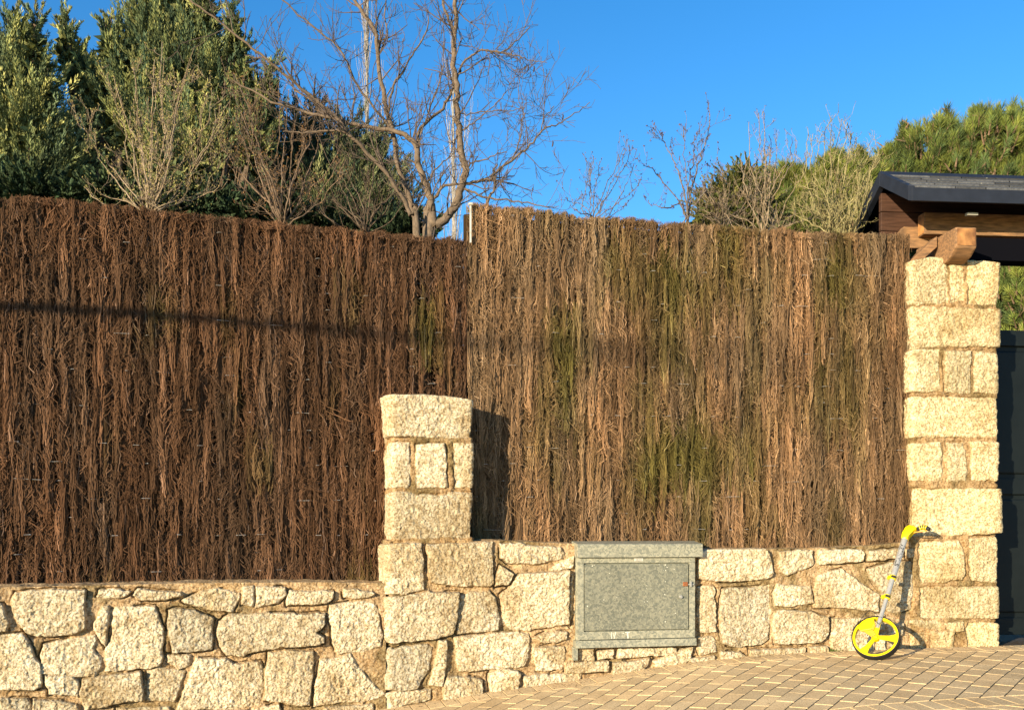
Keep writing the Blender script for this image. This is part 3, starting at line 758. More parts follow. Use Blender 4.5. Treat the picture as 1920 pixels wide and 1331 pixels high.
for (a0, b0, a1, b1, w_) in ((1142, 1183, 1142.6, 1195, .9), (1150, 1183, 1147, 1195, 1), (1145, 1184, 1146, 1191, .7), (1168, 1184, 1176, 1183.6, 1.4), (1172, 1184, 1173.2, 1195, 1.6), (1163, 1185, 1166, 1185.3, .7)):
    A = fr(U(a0), Z(b0), .0496); B = fr(U(a1), Z(b1), .0496); dd = norm(B-A); nn = np.cross(dd, fr.n)*w_/k*.75
    box_mesh(bm, [A-nn, B-nn, B+nn, A+nn, A-nn+fr.n*.0008, B-nn+fr.n*.0008, B+nn+fr.n*.0008, A+nn+fr.n*.0008])
bmobj('paint_mark', bm, mat('faded_white_mark', (.62, .60, .48), .8), cab)
bm = bmesh.new(); er = np.random.default_rng(9)
for i in range(26):
    px_, py_ = er.uniform(1096, 1284), 1058+er.uniform(0, 1)**2*110
    r_ = er.uniform(.0015, .0042); c = fr(U(px_), Z(py_), .0505); disc(bm, c, fr.n, r_, .0006, 7, r_*.8)
bmobj('droppings', bm, mat('pale_spot', (.66, .64, .52), .8), cab)['kind'] = 'stuff'

# ------------------------------------------------------------------ gate
gy = 6.0
gf = Fr(1868, 0, 6.0); gz0 = float(GZ(_s1870))
dG = float(gf.o[1])+.40
gfr = Fr(1868, 0, 6.0); base_o = gf.o
def G(u, v, w): return gfr(u, v, w-.38)
gt = ZC+(HY-620)/F*(dG)
gate = empty('driveway_gate', tuple(G(1.6, gz0, 0)), 'dark green panelled driveway gate right of the tall pillar, in shade', 'gate')
gb = gz0+.05
bm = bmesh.new()
box = lambda bm, a0, a1, b0, b1, c0, c1, bv=0: box_mesh(bm, [G(a0, b0, c0), G(a1, b0, c0), G(a1, b0, c1), G(a0, b0, c1), G(a0, b1, c0), G(a1, b1, c0), G(a1, b1, c1), G(a0, b1, c1)], bv)
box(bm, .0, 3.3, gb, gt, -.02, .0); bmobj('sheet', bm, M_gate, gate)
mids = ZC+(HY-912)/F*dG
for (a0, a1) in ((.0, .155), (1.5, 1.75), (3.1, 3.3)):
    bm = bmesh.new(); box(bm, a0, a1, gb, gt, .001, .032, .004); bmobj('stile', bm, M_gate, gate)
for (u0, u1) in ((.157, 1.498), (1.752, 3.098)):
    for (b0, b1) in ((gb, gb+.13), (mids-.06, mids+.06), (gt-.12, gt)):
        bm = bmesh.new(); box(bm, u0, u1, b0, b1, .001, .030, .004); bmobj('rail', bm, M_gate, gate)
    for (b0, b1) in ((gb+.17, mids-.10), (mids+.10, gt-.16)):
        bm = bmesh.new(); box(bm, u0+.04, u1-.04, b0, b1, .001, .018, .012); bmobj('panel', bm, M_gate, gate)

# ------------------------------------------------------------------ porch roof over the gate
CY = 5.0; d1 = 7.28
co = W(1707, 352, d1); ct = np.array([math.cos(R(CY)), math.sin(R(CY)), 0]); cw = np.array([-math.sin(R(CY)), math.cos(R(CY)), 0])
def K(u, w, z): return co+ct*u+cw*w+np.array([0, 0, 1.0])*z      # u along the ridge, w away from the street, z up; 0 = front eave corner
HD = .445; RISE = .250; LEN = 4.2
porch = empty('porch_roof', tuple(K(2, HD, -.6)), 'small pitched dark shingle roof over the gate, right of the fence', 'roof')
nx = 26
# shingled slopes
def slope(front):
    a = Acc(); lr = np.random.default_rng(4 if front else 6); sl = math.hypot(HD, RISE)
    rows = 5
    # deck
    for r_ in range(rows):
        t0 = r_/rows-.02; t1 = (r_+1)/rows+.01
        u = -.02
        while u < LEN:
            wdt = lr.uniform(.22, .36); j = lr.uniform(-.006, .006); g = lr.uniform(.45, 1.6)
            def pt(uu, t, lift):
                w = t*HD if front else 2*HD-t*HD
                return K(uu, w, t*RISE+lift)
            b_ = max(t0+j, -.03)
            V = [pt(u+.003, b_, .020), pt(u+wdt-.003, b_, .020), pt(u+wdt-.002, min(t1, 1), .007), pt(u+.002, min(t1, 1), .007),
                 pt(u+.002, b_, .006), pt(u+wdt-.002, b_, .006)]
            a.add(V, np.array([[0, 1, 2, 3], [4, 5, 1, 0]]), np.array([.060, .060, .060])*g)
            u += wdt
    return a.build('shingles', M_shingle, porch)
slope(True); slope(False)
bm = bmesh.new(); prism(bm, lambda p, q, r: K(r, p, q), [(0, 0), (HD, RISE), (2*HD, 0), (2*HD, -.03), (HD, RISE-.03), (0, -.03)], .022, LEN)
bmobj('roof_deck', bm, M_soffit, porch)
bm = bmesh.new(); prism(bm, lambda p, q, r: K(r, p, q), [(HD-.06, RISE+.012-.034), (HD, RISE+.026), (HD+.06, RISE+.012-.034), (HD, RISE+.012)], -.02, LEN, .001)
bmobj('ridge_cap', bm, M_fascia, porch)
bm = bmesh.new(); prism(bm, lambda p, q, r: K(r, p, q), [(-.024, -.100), (-.002, -.100), (-.002, .004), (-.024, -.006)], .0, LEN, .002); bmobj('fascia', bm, M_fascia, porch)
bm = bmesh.new(); prism(bm, lambda p, q, r: K(r, 2*HD-p, q), [(-.024, -.100), (-.002, -.100), (-.002, .004), (-.024, -.006)], .0, LEN, .002); bmobj('fascia', bm, M_fascia, porch)
for sgn in (0, 1):
    m_ = (lambda p: p) if sgn == 0 else (lambda p: 2*HD-p)
    bm = bmesh.new(); prism(bm, lambda p, q, r: K(r, m_(p), q), [(-.022, -.100), (-.022, .006), (HD-.001, RISE+.020), (HD-.001, RISE-.088)], -.024, .020, .002); bmobj('barge_board', bm, M_fascia, porch)
# soffit lining and gable infill boards
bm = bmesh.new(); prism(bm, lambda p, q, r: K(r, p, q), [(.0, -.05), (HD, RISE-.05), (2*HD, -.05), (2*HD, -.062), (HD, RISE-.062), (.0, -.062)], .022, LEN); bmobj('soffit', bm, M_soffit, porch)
for z0_, z1_ in ((-.300, -.164), (-.160, -.016), (-.012, .128)):
    bm = bmesh.new(); box_mesh(bm, [K(.015, .50, z0_), K(LEN, .50, z0_), K(LEN, .54, z0_), K(.015, .54, z0_), K(.015, .50, z1_), K(LEN, .50, z1_), K(LEN, .54, z1_), K(.015, .54, z1_)], .004)
    bmobj('board', bm, M_wood_dark, porch)
# beams
def beam(name, u0, u1, w0, w1, z0, z1, m, bev=.006):
    bm = bmesh.new(); box_mesh(bm, [K(u0, w0, z0), K(u1, w0, z0), K(u1, w1, z0), K(u0, w1, z0), K(u0, w0, z1), K(u1, w0, z1), K(u1, w1, z1), K(u0, w1, z1)], bev)
    return bmobj(name, bm, m, porch)
def zof(py, dd): return (ZC+(HY-py)/F*dd)-co[2]
dB = d1+.34
uB = (( (1736-960)/F*dB)-co[0]+.34*math.sin(R(CY)))
bm = bmesh.new(); zt_, zb_ = zof(396, dB), zof(437, dB)
prism(bm, lambda p, q, r: K(p, r, q), [(uB, zb_), (LEN, zb_), (LEN, zt_), (uB, zt_)], .34, .44, .006); bo = bmobj('purlin', bm, M_wood, porch)
bm = bmesh.new(); prism(bm, lambda p, q, r: K(p, r, q), [(uB-.004, zb_+.008), (uB-.001, zb_+.008), (uB-.001, zt_-.008), (uB-.004, zt_-.008)], .348, .432); bmobj('end_grain', bm, M_wood_end, bo)
# lower beam behind it, with a chamfered top corner
dC = d1+.445; uC = ((1684-960)/F*dC)-co[0]+.445*math.sin(R(CY)); z1_ = zof(424, dC); z0_ = zof(464, dC)
bm = bmesh.new(); prism(bm, lambda p, q, r: K(p, r, q), [(uC, z0_), (LEN, z0_), (LEN, z1_), (uC+.05, z1_), (uC, z1_-.06)], .443, .497, .006); bmobj('wall_plate', bm, M_wood, porch)
# lintel carrying the roof over the gate, its near-black colour standing in for shade
uL = ((1808-960)/F*(d1+.25))-co[0]+.25*math.sin(R(CY))
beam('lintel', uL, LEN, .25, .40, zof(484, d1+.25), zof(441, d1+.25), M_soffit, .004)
# bracket beam pointing at the street
dE = d1-.13; e0 = ((1795-960)/F*dE)-co[0]-.13*math.sin(R(CY)); e1 = ((1837-960)/F*dE)-co[0]-.13*math.sin(R(CY))
za, zb_ = zof(422, dE), zof(476, dE)
prof = [(-.13, za-.003), (.46, za-.003), (.46, zb_-.02), (.02, zb_-.02), (-.06, zb_+.005), (-.13, zb_+.055)]
bm = bmesh.new(); prism(bm, lambda p, q, r: K(r, p, q), prof, e0, e1, .018); bk = bmobj('bracket_beam', bm, M_wood, porch)
bm = bmesh.new(); prism(bm, lambda p, q, r: K(p, r, q), [(e0+.012, zb_+.068), (e1-.012, zb_+.068), (e1-.012, za-.016), (e0+.012, za-.016)], -.1335, -.130); bmobj('end_grain', bm, M_wood_end, bk)
# brace: sloping timber behind the bracket, left
bm = bmesh.new(); prism(bm, lambda p, q, r: K(p, r, q), [(e0-.30, zb_-.06), (e0-.22, zb_-.06), (e0-.015, zb_+.12), (e0-.015, zb_+.20)], .10, .20, .005); bmobj('brace', bm, M_wood, porch)
beam('soffit_plate', *[((p-960)/F*(d1+.14))-co[0]+.14*math.sin(R(CY)) for p in (1817, 1838)], .12, .16, zof(401, d1+.14), zof(396.5, d1+.14), mat('pale_metal', (.45, .42, .34), .5), .001)
# nails / moss specks on the shingles
a = Acc(); er = np.random.default_rng(8)
for i in range(6):
    u, t = er.uniform(.1, 2.2), er.uniform(.08, .95); c = K(u, t*HD, t*RISE+.016); a.add(np.array([c, c+[.008, 0, .001], c+[.008, .003, .006], c+[0, .003, .007]]), [[0, 1, 2, 3]])
o = a.build('moss_specks', mat('moss_speck', (.30, .28, .2), .9), porch)

# ------------------------------------------------------------------ measuring wheel
sw = float(S_of(1650, .27)); wc2 = P2(S_of(1642, .37), .37)
RAD = .157
Tl = norm(np.array([.385, .36, .80])); Nh = np.array([-math.sin(R(36)), -math.cos(R(36)), 0])
Nw = norm(Nh-Tl*np.dot(Nh, Tl)); Hh = np.cross(Tl, Nw); Hh = Hh if Hh[0] > 0 else -Hh
gz_w = float(XYZ(np.array([float(S_of(1642, .37))]), np.array([.37]))[0][2])+.011
low = RAD*math.sqrt(max(0, 1-Nw[2]**2))
wc = np.array([float(wc2[0]), float(wc2[1]), gz_w+low+.008])
def Q(h, t, n): return wc+Hh*h+Tl*t+Nw*n
mw = empty('measuring_wheel', (wc[0], wc[1], gz_w), 'yellow surveyor measuring wheel with a metal handle leaning against the stone wall', 'measuring wheel')
def ring(bm, r0, r1, n0, n1, seg=72, fn=Q):
    vs = []
    for i in range(seg):
        t = i*2*math.pi/seg; c, s_ = math.cos(t), math.sin(t)
        vs.append([bm.verts.new(fn(c*r0, s_*r0, n0)), bm.verts.new(fn(c*r1, s_*r1, n0)), bm.verts.new(fn(c*r1, s_*r1, n1)), bm.verts.new(fn(c*r0, s_*r0, n1))])
    for i in range(seg):
        A, B = vs[i], vs[(i+1) % seg]
        for k_ in range(4): bm.faces.new([A[k_], A[(k_+1) % 4], B[(k_+1) % 4], B[k_]])
wheel_bm = bmesh.new(); ring(wheel_bm, .134, .1495, -.014, .016)
ring(wheel_bm, .0, .030, -.012, .018, 32) if False else None
wh = bmobj('wheel', wheel_bm, M_yellow, mw, False)
bm = bmesh.new(); ring(bm, .1495, RAD, -.034, .018); bmobj('tyre', bm, M_rubber, wh)
for k_ in range(3):
    th = R(-112+120*k_)
    bm = bmesh.new(); c, s_ = math.cos(th), math.sin(th)
    f = lambda p, q, r: Q(c*p-s_*q, s_*p+c*q, r)
    prism(bm, f, [(.018, -.013), (.09, -.014), (.1345, -.032), (.1345, .032), (.09, .014), (.018, .013)], -.004, .010, .002)
    bmobj('spoke', bm, M_yellow, wh)
bm = bmesh.new(); disc(bm, Q(0, 0, -.012), Nw, .028, .030, 28, .026); bmobj('hub', bm, M_yellow, wh)
bm = bmesh.new(); disc(bm, Q(0, 0, .018), Nw, .011, .012, 16); bmobj('axle_bolt', bm, M_orange, wh)
# fork and counter
bm = bmesh.new()
prism(bm, lambda p, q, r: Q(p, q, r), [(-.018, -.012), (.018, -.012), (.014, .10), (.012, .165), (-.012, .165), (-.014, .10)], .020, .032, .003)
bmobj('fork', bm, M_yellow, mw)
bm = bmesh.new(); prism(bm, lambda p, q, r: Q(p, q, r), [(-.128, .035), (-.095, .012), (-.030, .040), (-.022, .085), (-.040, .125), (-.085, .112)], .021, .040, .005)
bmobj('counter_housing', bm, M_yellow, mw)
bm = bmesh.new(); prism(bm, lambda p, q, r: Q(p, q, r), [(-.080, .012), (-.016, -.020), (.010, .006), (-.022, .038)], .033, .043, .003)
prism(bm, lambda p, q, r: Q(p, q, r), [(-.035, .040), (-.014, .036), (-.012, .075), (-.028, .082)], .033, .044, .003)
bmobj('release_lever', bm, M_orange, mw)
def qt(pts, rad, sides=8, name='tube', m=M_alu, par=None, sm=True):
    a = Acc(); P = np.array([Q(*p) for p in pts]); rr = np.full(len(P), rad) if np.isscalar(rad) else np.array(rad)
    P = np.concatenate([P[:1], P, P[-1:]]); rr = np.concatenate([[1e-4], rr, [1e-4]])
    # keep tangents defined at the caps
    P[0] = P[1]-(P[2]-P[1])*1e-3; P[-1] = P[-2]+(P[-2]-P[-3])*1e-3
    tubes(a, [(P, rr)], sides); return a.build(name, m, par or mw, smooth=sm)
LT = .865
qt([(0, .06, .026), (0, .31, .026)], .0145, 16, 'lower_tube', M_alu, mw, False)
qt([(0, .30, .026), (0, .47, .026)], .0175, 16, 'middle_tube', M_alu, mw, False)
up = qt([(0, .46, .026), (0, LT-.06, .026)], .0210, 20, 'upper_tube', M_alu, mw, False)
for t_ in (.305, .462):
    bm = bmesh.new(); disc(bm, Q(0, t_-.016, .026), Tl, .024, .030, 20, .023)
    prism(bm, lambda p, q, r: Q(p, q, r), [(-.038, t_-.014), (-.015, t_-.016), (-.015, t_+.012), (-.034, t_+.008)], .015, .036, .003)
    cl = bmobj('clamp_collar', bm, M_yellow, mw)
    bm = bmesh.new(); prism(bm, lambda p, q, r: Q(p, q, r), [(-.008, t_-.008), (.026, t_-.011), (.026, t_+.004), (-.004, t_+.008)], .045, .056, .003); bmobj('clamp_lever', bm, M_rubber, cl)
# grip head and pistol handle
bm = bmesh.new(); prism(bm, lambda p, q, r: Q(p, q, r), [(-.022, LT-.085), (.024, LT-.085), (.030, LT-.03), (.060, LT+.0), (.062, LT+.018), (.030, LT+.028), (.004, LT+.030), (-.016, LT+.006), (-.026, LT-.04)], .004, .048, .009)
hd = bmobj('grip_head', bm, M_yellow, mw, True)
hx = norm(np.array([1, .0, 0])*1.0)
def QH(t, v, n): # handle: starts at the head, runs along the wheel plane rising a little
    return Q(.045+t*.965-v*.18, LT+.004-t*.02+v, .026+n)
a = Acc(); ts = np.linspace(0, 1, 30)
hp = np.array([QH(.02+t*.088, .008+.022*math.sin(t*2.6), 0) for t in ts]); rr = .0135+.004*np.sin(ts*3.1)
hp = np.concatenate([hp, [hp[-1]+(hp[-1]-hp[-2])*.5]]); rr = np.append(rr, .002)
tubes(a, [(hp, rr)], 14); hb = a.build('handle', M_rubber, mw, True)
for k_ in range(4):
    i = 5+k_*5; a = Acc(); tubes(a, [(hp[i:i+3], rr[i:i+3]+.0013)], 14); a.build('grip_stripe', M_yellow, hb)
a = Acc(); tubes(a, [(np.array([QH(.10+.012*math.cos(q)+.010, .02+.009*math.sin(q), 0) for q in np.linspace(0, 6.283, 18)]), np.full(18, .0022))], 6); a.build('hanging_loop', M_rubber, mw, True)
a = Acc(); tubes(a, [(np.array([QH(.0+t*.09, -.022+.03*t, 0) for t in np.linspace(0, 1, 8)]), np.full(8, .004))], 6); a.build('trigger', M_orange, mw, True)
# mudguard bracket and cable
tt = np.linspace(0, 1, 40)
cb = [(-.03+ -.10*t-.045*math.sin(t*3.1), .155-.11*t+.030*math.sin(t*9), .040+.02*math.sin(t*6)) for t in tt]
qt(cb, .0022, 6, 'cable', M_rubber, mw)
cb = [(.01+.035*math.sin(t*6.3), .07+.055*t+.02*math.cos(t*7), .05+.01*math.sin(t*5)) for t in tt]
qt(cb, .0018, 6, 'cable', M_rubber, mw)
bm = bmesh.new(); ring_pts = [(-.150+.0*q, 0) for q in (0,)]
a = Acc(); arc = np.linspace(R(88), R(172), 24); tubes(a, [(np.array([Q(math.cos(q)*.166, math.sin(q)*.166, .0) for q in arc]), np.full(24, .0035))], 6); a.build('scraper', M_rubber, mw, True)
bm.free()
qt([(.012, .150, .0), (.012, .172, -.006)], .006, 8, 'bracket_stub', M_orange, mw)
# lettering on the upper tube
cu = bpy.data.curves.new('lettering', 'FONT'); cu.body = 'STANLEY'; cu.size = .041; cu.extrude = .0004; cu.align_x = 'CENTER'; cu.align_y = 'CENTER'; cu.space_character = 1.1; cu.offset = .0013
to = bpy.data.objects.new('lettering', cu); C.objects.link(to); dg = bpy.context.evaluated_depsgraph_get()
me = bpy.data.meshes.new_from_object(to.evaluated_get(dg)); bpy.data.objects.remove(to)
vd = norm(np.array([0, 0, ZC])-Q(0, .6, .026)); vd = norm(vd-Tl*np.dot(vd, Tl)); sd = np.cross(vd, Tl)
co_ = np.empty(len(me.vertices)*3); me.vertices.foreach_get('co', co_); co_ = co_.reshape(-1, 3)
rr = .0212+co_[:, 2]; ang = -co_[:, 1]/.0212*.92
cen = Q(0, .64, .026)
newv = cen+np.outer(co_[:, 0], Tl)+(np.cos(ang)*rr)[:, None]*vd+(np.sin(ang)*rr)[:, None]*(-sd if np.dot(sd, [1, 0, 0]) < 0 else sd)
me.vertices.foreach_set('co', newv.astype(np.float32).ravel()); me.update()
me.name = 'lettering'; me.materials.clear()
link('lettering', me, M_print, up)

# ------------------------------------------------------------------ overhead cable behind the camera (casts the band of shade on the fence)
def fence_pt(px, py, t):
    s, z = SZ(px, py, FO); x, y, _, _ = P2(s, FO(s)); return np.array([float(x), float(y), float(z)])+np.array(SUNV)*t
A = fence_pt(-100, 573, 5.0); B = fence_pt(420, 604, 7.0); D = fence_pt(1150, 660, 24.0)
ts = np.linspace(-.9, 1.7, 60)
pts = []
for t in ts:   # quadratic through A (t=0), B (t=.42), D (t=1)
    L0 = (t-.42)*(t-1)/(.42); L1 = t*(t-1)/(.42*(.42-1)); L2 = t*(t-.42)/(1*.58)
    pts.append(A*L0+B*L1+D*L2)
pts = np.array(pts)
a = Acc(); tubes(a, [(pts, np.full(len(pts), .030))], 10)
tag(a.build('overhead_cable', M_rubber, smooth=True), 'thick black overhead cable crossing the street, its shadow falling on the fence', 'cable')

# ------------------------------------------------------------------ vegetation
def branch(lines, cols, p, d, L, r, lv, rg, kids=(3, 5), spread=.7, up=.15, wig=.18, shrink=.6, npt=6, col=(.2, .15, .1), minr=.0012, tips=None):
    pts = [p]; q = p.copy(); d = d/np.linalg.norm(d); dd = d.copy()
    for i in range(npt-1):
        dd = dd+rg.normal(0, wig, 3)+np.array([0, 0, up*.3]); dd /= np.linalg.norm(dd); q = q+dd*L/(npt-1); pts.append(q)
    pts = np.array(pts); rad = np.maximum(np.linspace(r, r*.5, npt), minr); lines.append((pts, rad)); cols.append(np.array(col)*rg.uniform(.75, 1.25))
    if tips is not None and lv == 0: tips.append((pts[-1], dd))
    if lv > 0:
        for k in range(rg.integers(kids[0], kids[1]+1)):
            i = rg.integers(1, npt); dr = pts[i]-pts[i-1]; dr /= np.linalg.norm(dr)
            nd = dr+rg.normal(0, spread, 3); nd[2] += up
            branch(lines, cols, pts[i], nd, L*shrink*rg.uniform(.6, 1.2), rad[i]*.62, lv-1, rg, kids, spread, up, wig, shrink, max(4, npt-1), col, minr, tips)

def on_limb(lines, cols, pts, rad, rg, n, L, lv, col, spread=.8, up=.2, minr=.0012, rk=.4, tips=None, wig=.2, t0=0):
    m = len(pts)
    for k in range(n):
        t = rg.uniform(t0, 1)*(m-1); i = min(int(t), m-2); p = pts[i]+(pts[i+1]-pts[i])*(t-i); d = norm(pts[i+1]-pts[i])
        nd = d*.5+rg.normal(0, spread, 3); nd[2] += up
        branch(lines, cols, p, nd, L*rg.uniform(.5, 1.25), max(rad[i]*rk, minr), lv, rg, (2, 4), spread*.8, up, wig, .6, 6, col, minr, tips)

def smooth_limb(pp, dep, r0, r1, sub=4, rg=rng, wob=.006):
    p = np.array([W(x, y, dep+dz) for x, y, dz in [(q if len(q) == 3 else (*q, 0)) for q in pp]])
    t = np.arange(len(p)); tn = np.linspace(0, len(p)-1, (len(p)-1)*sub+1); o = np.empty((len(tn), 3))
    m = np.gradient(p, axis=0)
    for k, q in enumerate(tn):
        i = min(int(q), len(p)-2); f = q-i; h00 = 2*f**3-3*f*f+1; h10 = f**3-2*f*f+f; h01 = -2*f**3+3*f*f; h11 = f**3-f*f
        o[k] = h00*p[i]+h10*m[i]+h01*p[i+1]+h11*m[i+1]
    o += rg.normal(0, wob, o.shape)
    return o, np.linspace(r0, r1, len(o))

# bare tree behind the join of the fence panels
tr = np.random.default_rng(12); DT = 8.3
bt = empty('bare_tree', tuple(W(812, 1010, DT)), 'leafless tree with several crooked brown trunks behind the step in the fence', 'tree')
BK = (.150, .110, .075)
limbs = [
 ([(806, 1010), (806, 445), (815, 425), (829, 416), (845, 396), (856, 382), (865, 352), (873, 318), (865, 291), (861, 250), (856, 203), (856, 159), (851, 125), (851, 78), (855, 44), (855, 0), (858, -70), (862, -160)], .048, .016),
 ([(800, 1010, .05), (800, 440, .05), (809, 400, .03), (809, 379), (799, 348), (785, 314), (782, 281), (765, 257), (738, 247), (691, 240), (640, 226), (580, 212), (507, 189), (439, 152)], .045, .008),
 ([(786, 1010, -.1), (785, 445, -.1), (770, 405, -.1), (755, 372, -.12), (721, 321, -.15), (690, 288, -.15), (660, 257, -.2), (640, 230, -.2), (602, 196, -.2), (555, 158, -.25), (507, 118, -.3), (472, 90, -.3), (439, 64, -.3), (400, 32, -.3), (350, -5, -.3)], .023, .008),
 ([(779, 1010, .1), (779, 430, .1), (775, 405, .1), (768, 372, .1), (748, 311, .1), (738, 253, .1), (728, 216, .1), (718, 169, .12), (708, 101, .15), (701, 57, .15), (681, 27, .2), (655, -20, .2), (630, -60, .2)], .032, .014),
 ([(738, 253, .1), (721, 226, .1), (680, 176, .2), (653, 125, .2), (640, 98, .2), (600, 60, .3), (560, 28, .3), (520, -10, .3)], .013, .007),
 ([(785, 314), (785, 250, .05), (805, 225, .1), (829, 203, .15), (848, 170, .1), (858, 145, .1), (866, 122, 0), (885, 105, -.05), (904, 95, -.1), (937, 98, -.1), (965, 80, -.1), (995, 52, -.1)], .017, .005),
 ([(904, 95, -.1), (940, 99, -.1), (978, 108, -.1), (1000, 115, -.1), (1025, 118, -.15)], .008, .003),
 ([(862, 345), (880, 343), (905, 338), (920, 333), (937, 318), (978, 287), (998, 268), (1015, 247), (1036, 236), (1059, 226), (1085, 208), (1106, 191)], .017, .003),
 ([(1015, 247), (1019, 223), (1030, 210), (1039, 199)], .006, .003),
 ([(960, 300), (975, 260), (981, 216), (975, 189), (973, 142)], .006, .0025),
 ([(866, 352), (890, 362), (920, 373), (960, 376), (998, 382), (1029, 392)], .012, .005),
 ([(914, 440), (914, 379), (927, 355), (926, 325), (931, 308)], .016, .007),
 ([(873, 318), (886, 306), (910, 300), (930, 290), (950, 284)], .010, .004),
 ([(860, 250), (880, 235), (905, 215), (930, 195), (948, 172)], .008, .003),
 ([(862, 215), (890, 212), (925, 208), (960, 206), (985, 202)], .007, .003),
 ([(858, 140), (880, 130), (905, 112), (918, 108)], .008, .003),
 ([(851, 60), (838, 30), (828, -15)], .016, .010),
 ([(728, 216, .1), (738, 160, .1), (760, 130, .1), (778, 95, .1), (800, 60, .1), (802, 20, .1)], .012, .005),
 ([(708, 101, .15), (725, 70, .2), (722, 30, .2), (724, -10, .2)], .009, .005),
 ([(783, 281), (790, 250), (808, 200), (825, 150), (832, 100), (830, 50)], .008, .004),
 ([(799, 348), (815, 320), (836, 300), (852, 285)], .008, .005),
 ([(809, 379), (830, 352), (860, 345)], .016, .012),
 ([(660, 257, -.2), (640, 246, -.2), (600, 246, -.2), (560, 250, -.2), (530, 246, -.2)], .012, .004),
 ([(602, 196, -.2), (560, 175, -.2), (540, 150, -.2), (520, 110, -.2)], .009, .004),
]
lines = []; LB = []
for pp, r0, r1 in limbs:
    o, r_ = smooth_limb(pp, DT, r0*.85, r1*.85, 4, tr, .005); LB.append((o, r_)); lines.append((o, r_))
a = Acc(); cols = []
tubes(a, lines, 8, [np.array(BK)*tr.uniform(.85, 1.15) for _ in lines]); a.build('trunk', M_bark, bt, True)
lines = []; cols = []; tips = []
for i, (o, r_) in enumerate(LB):
    L = np.sum(np.linalg.norm(np.diff(o, axis=0), axis=1)); vis = o[:, 2] > ZC+2.3
    if vis.sum() < 3: continue
    ov = o[vis]; rv = np.minimum(r_[vis], .012)
    on_limb(lines, cols, ov, rv, tr, int(3+L*(4.5 if i < 4 else 7)), .34, 2, (.12, .09, .07), .8, .25, .0016, .5, tips, .16)
a = Acc(); tubes(a, lines, 4, cols); a.build('branches', M_bark, bt)
# a few dangling seed pods
for px_, py_ in ((1036, 268), (1001, 128), (990, 126), (824, 138), (884, 290), (1055, 218)):
    a = Acc(); c = W(px_, py_-5, DT); tubes(a, [(np.array([c, c+[.004, 0, -.02], c+[.0, 0, -.045], c+[-.006, 0, -.06]]), [.001, .006, .006, .001])], 6, [np.array([.08, .05, .04])]); a.build('seed_pod', M_bark, bt)

# thin shrubs
def shrub(name, label, base, stems, dep, seed, col, top_r=.004, lv=2, base_r=.012, nside=10, L=.3, buds=None, ground=True, grp=None, spread=.6, up=.3, budcol=(.10, .07, .06), cat='shrub', leafy=None, dup=1):
    stems = [st if k == 0 else [(x+np.random.default_rng(seed*7+k+i).normal(0, 13), y+np.random.default_rng(seed*5+k+i).uniform(-6, 34)) for x, y in st] for k in range(dup) for i, st in enumerate(stems)]
    rg = np.random.default_rng(seed); b0 = W(base[0], base[1], dep)
    gr = b0.copy(); gr[2] = min(b0[2], ZC-.1)
    root = empty(name, tuple(gr), label, cat, grp); lines = []; cols = []; tips = []; main = []
    if ground: main.append((np.array([gr, (gr+b0)/2+rg.normal(0, .01, 3), b0]), np.array([base_r*2, base_r*1.8, base_r*1.5])))
    for st in stems:
        pp = [(base[0]+rg.normal(0, 2), base[1], 0)]+[(x, y, rg.normal(0, .12)) for x, y in st]
        o, r_ = smooth_limb(pp, dep, base_r*rg.uniform(.5, 1), top_r, 4, rg, .006); main.append((o, r_))
        ln = np.sum(np.linalg.norm(np.diff(o, axis=0), axis=1))
        on_limb(lines, cols, o, r_, rg, int(nside*max(ln, .4)), L, lv, col, spread, up, .0014, .45, tips, .16, .12)
        tips.append((o[-1], o[-1]-o[-2])); 
        if buds:
            for t in np.arange(.35, 1, .08): tips.append((o[int(t*(len(o)-1))]+rg.normal(0, .005, 3), np.array([0, 0, 1.])))
    a = Acc(); tubes(a, main, 6, [np.array(col)*rg.uniform(.9, 1.3) for _ in main]); a.build('stems', M_bark, root, True)
    a = Acc(); tubes(a, lines, 4, cols); a.build('branches', M_bark, root)
    if buds:
        a = Acc(); c = np.array([t[0] for t in tips]); n = len(c)
        for k in range(3):
            leaves(a, c+rg.normal(0, .004, c.shape), np.array([0, 0, 1.])+rg.normal(0, .5, c.shape), buds*rg.uniform(.7, 1.3, n), buds*.3, np.array(budcol), rg)
        a.build('buds', M_leaf, root)['kind'] = 'stuff'
    if leafy:
        n = leafy; c = np.array([t[0] for t in tips]); idx = rg.integers(0, len(c), n)
        a = Acc(); leaves(a, c[idx]+rg.normal(0, .05, (n, 3)), rg.normal(0, 1, (n, 3)), rg.uniform(.015, .03, n), .006, np.array([.16, .15, .05])*rg.uniform(.6, 1.5, (n, 1)), rg); a.build('leaves', M_leaf, root)
    return root
TAN = (.27, .205, .135); BRN = (.11, .08, .055); YEL = (.27, .23, .11); GRY = (.15, .13, .115)
shrub('bare_shrub', 'pale stemmed leafless shrub fanning out above the left fence, in front of the evergreens', (280, 402),
      [[(255, 370), (215, 320), (175, 270), (150, 215)], [(262, 350), (250, 280), (225, 220), (200, 140)], [(280, 330), (283, 260), (286, 190), (290, 110)], [(300, 340), (320, 290), (330, 230), (345, 150)],
       [(300, 375), (345, 340), (370, 300), (400, 250), (430, 190)], [(240, 380), (200, 370), (165, 340)], [(275, 340), (262, 270), (255, 200), (250, 130)], [(310, 330), (325, 250), (335, 180), (362, 90)], [(320, 385), (370, 372), (410, 350)],
       [(270, 360), (240, 300), (235, 240), (228, 180)], [(290, 340), (310, 250), (300, 180), (305, 80)], [(300, 360), (350, 290), (390, 230), (395, 170)]], 8.6, 41, TAN, .0025, 2, .010, 4, .20, .012, budcol=(.35, .27, .10), leafy=1800, dup=2)
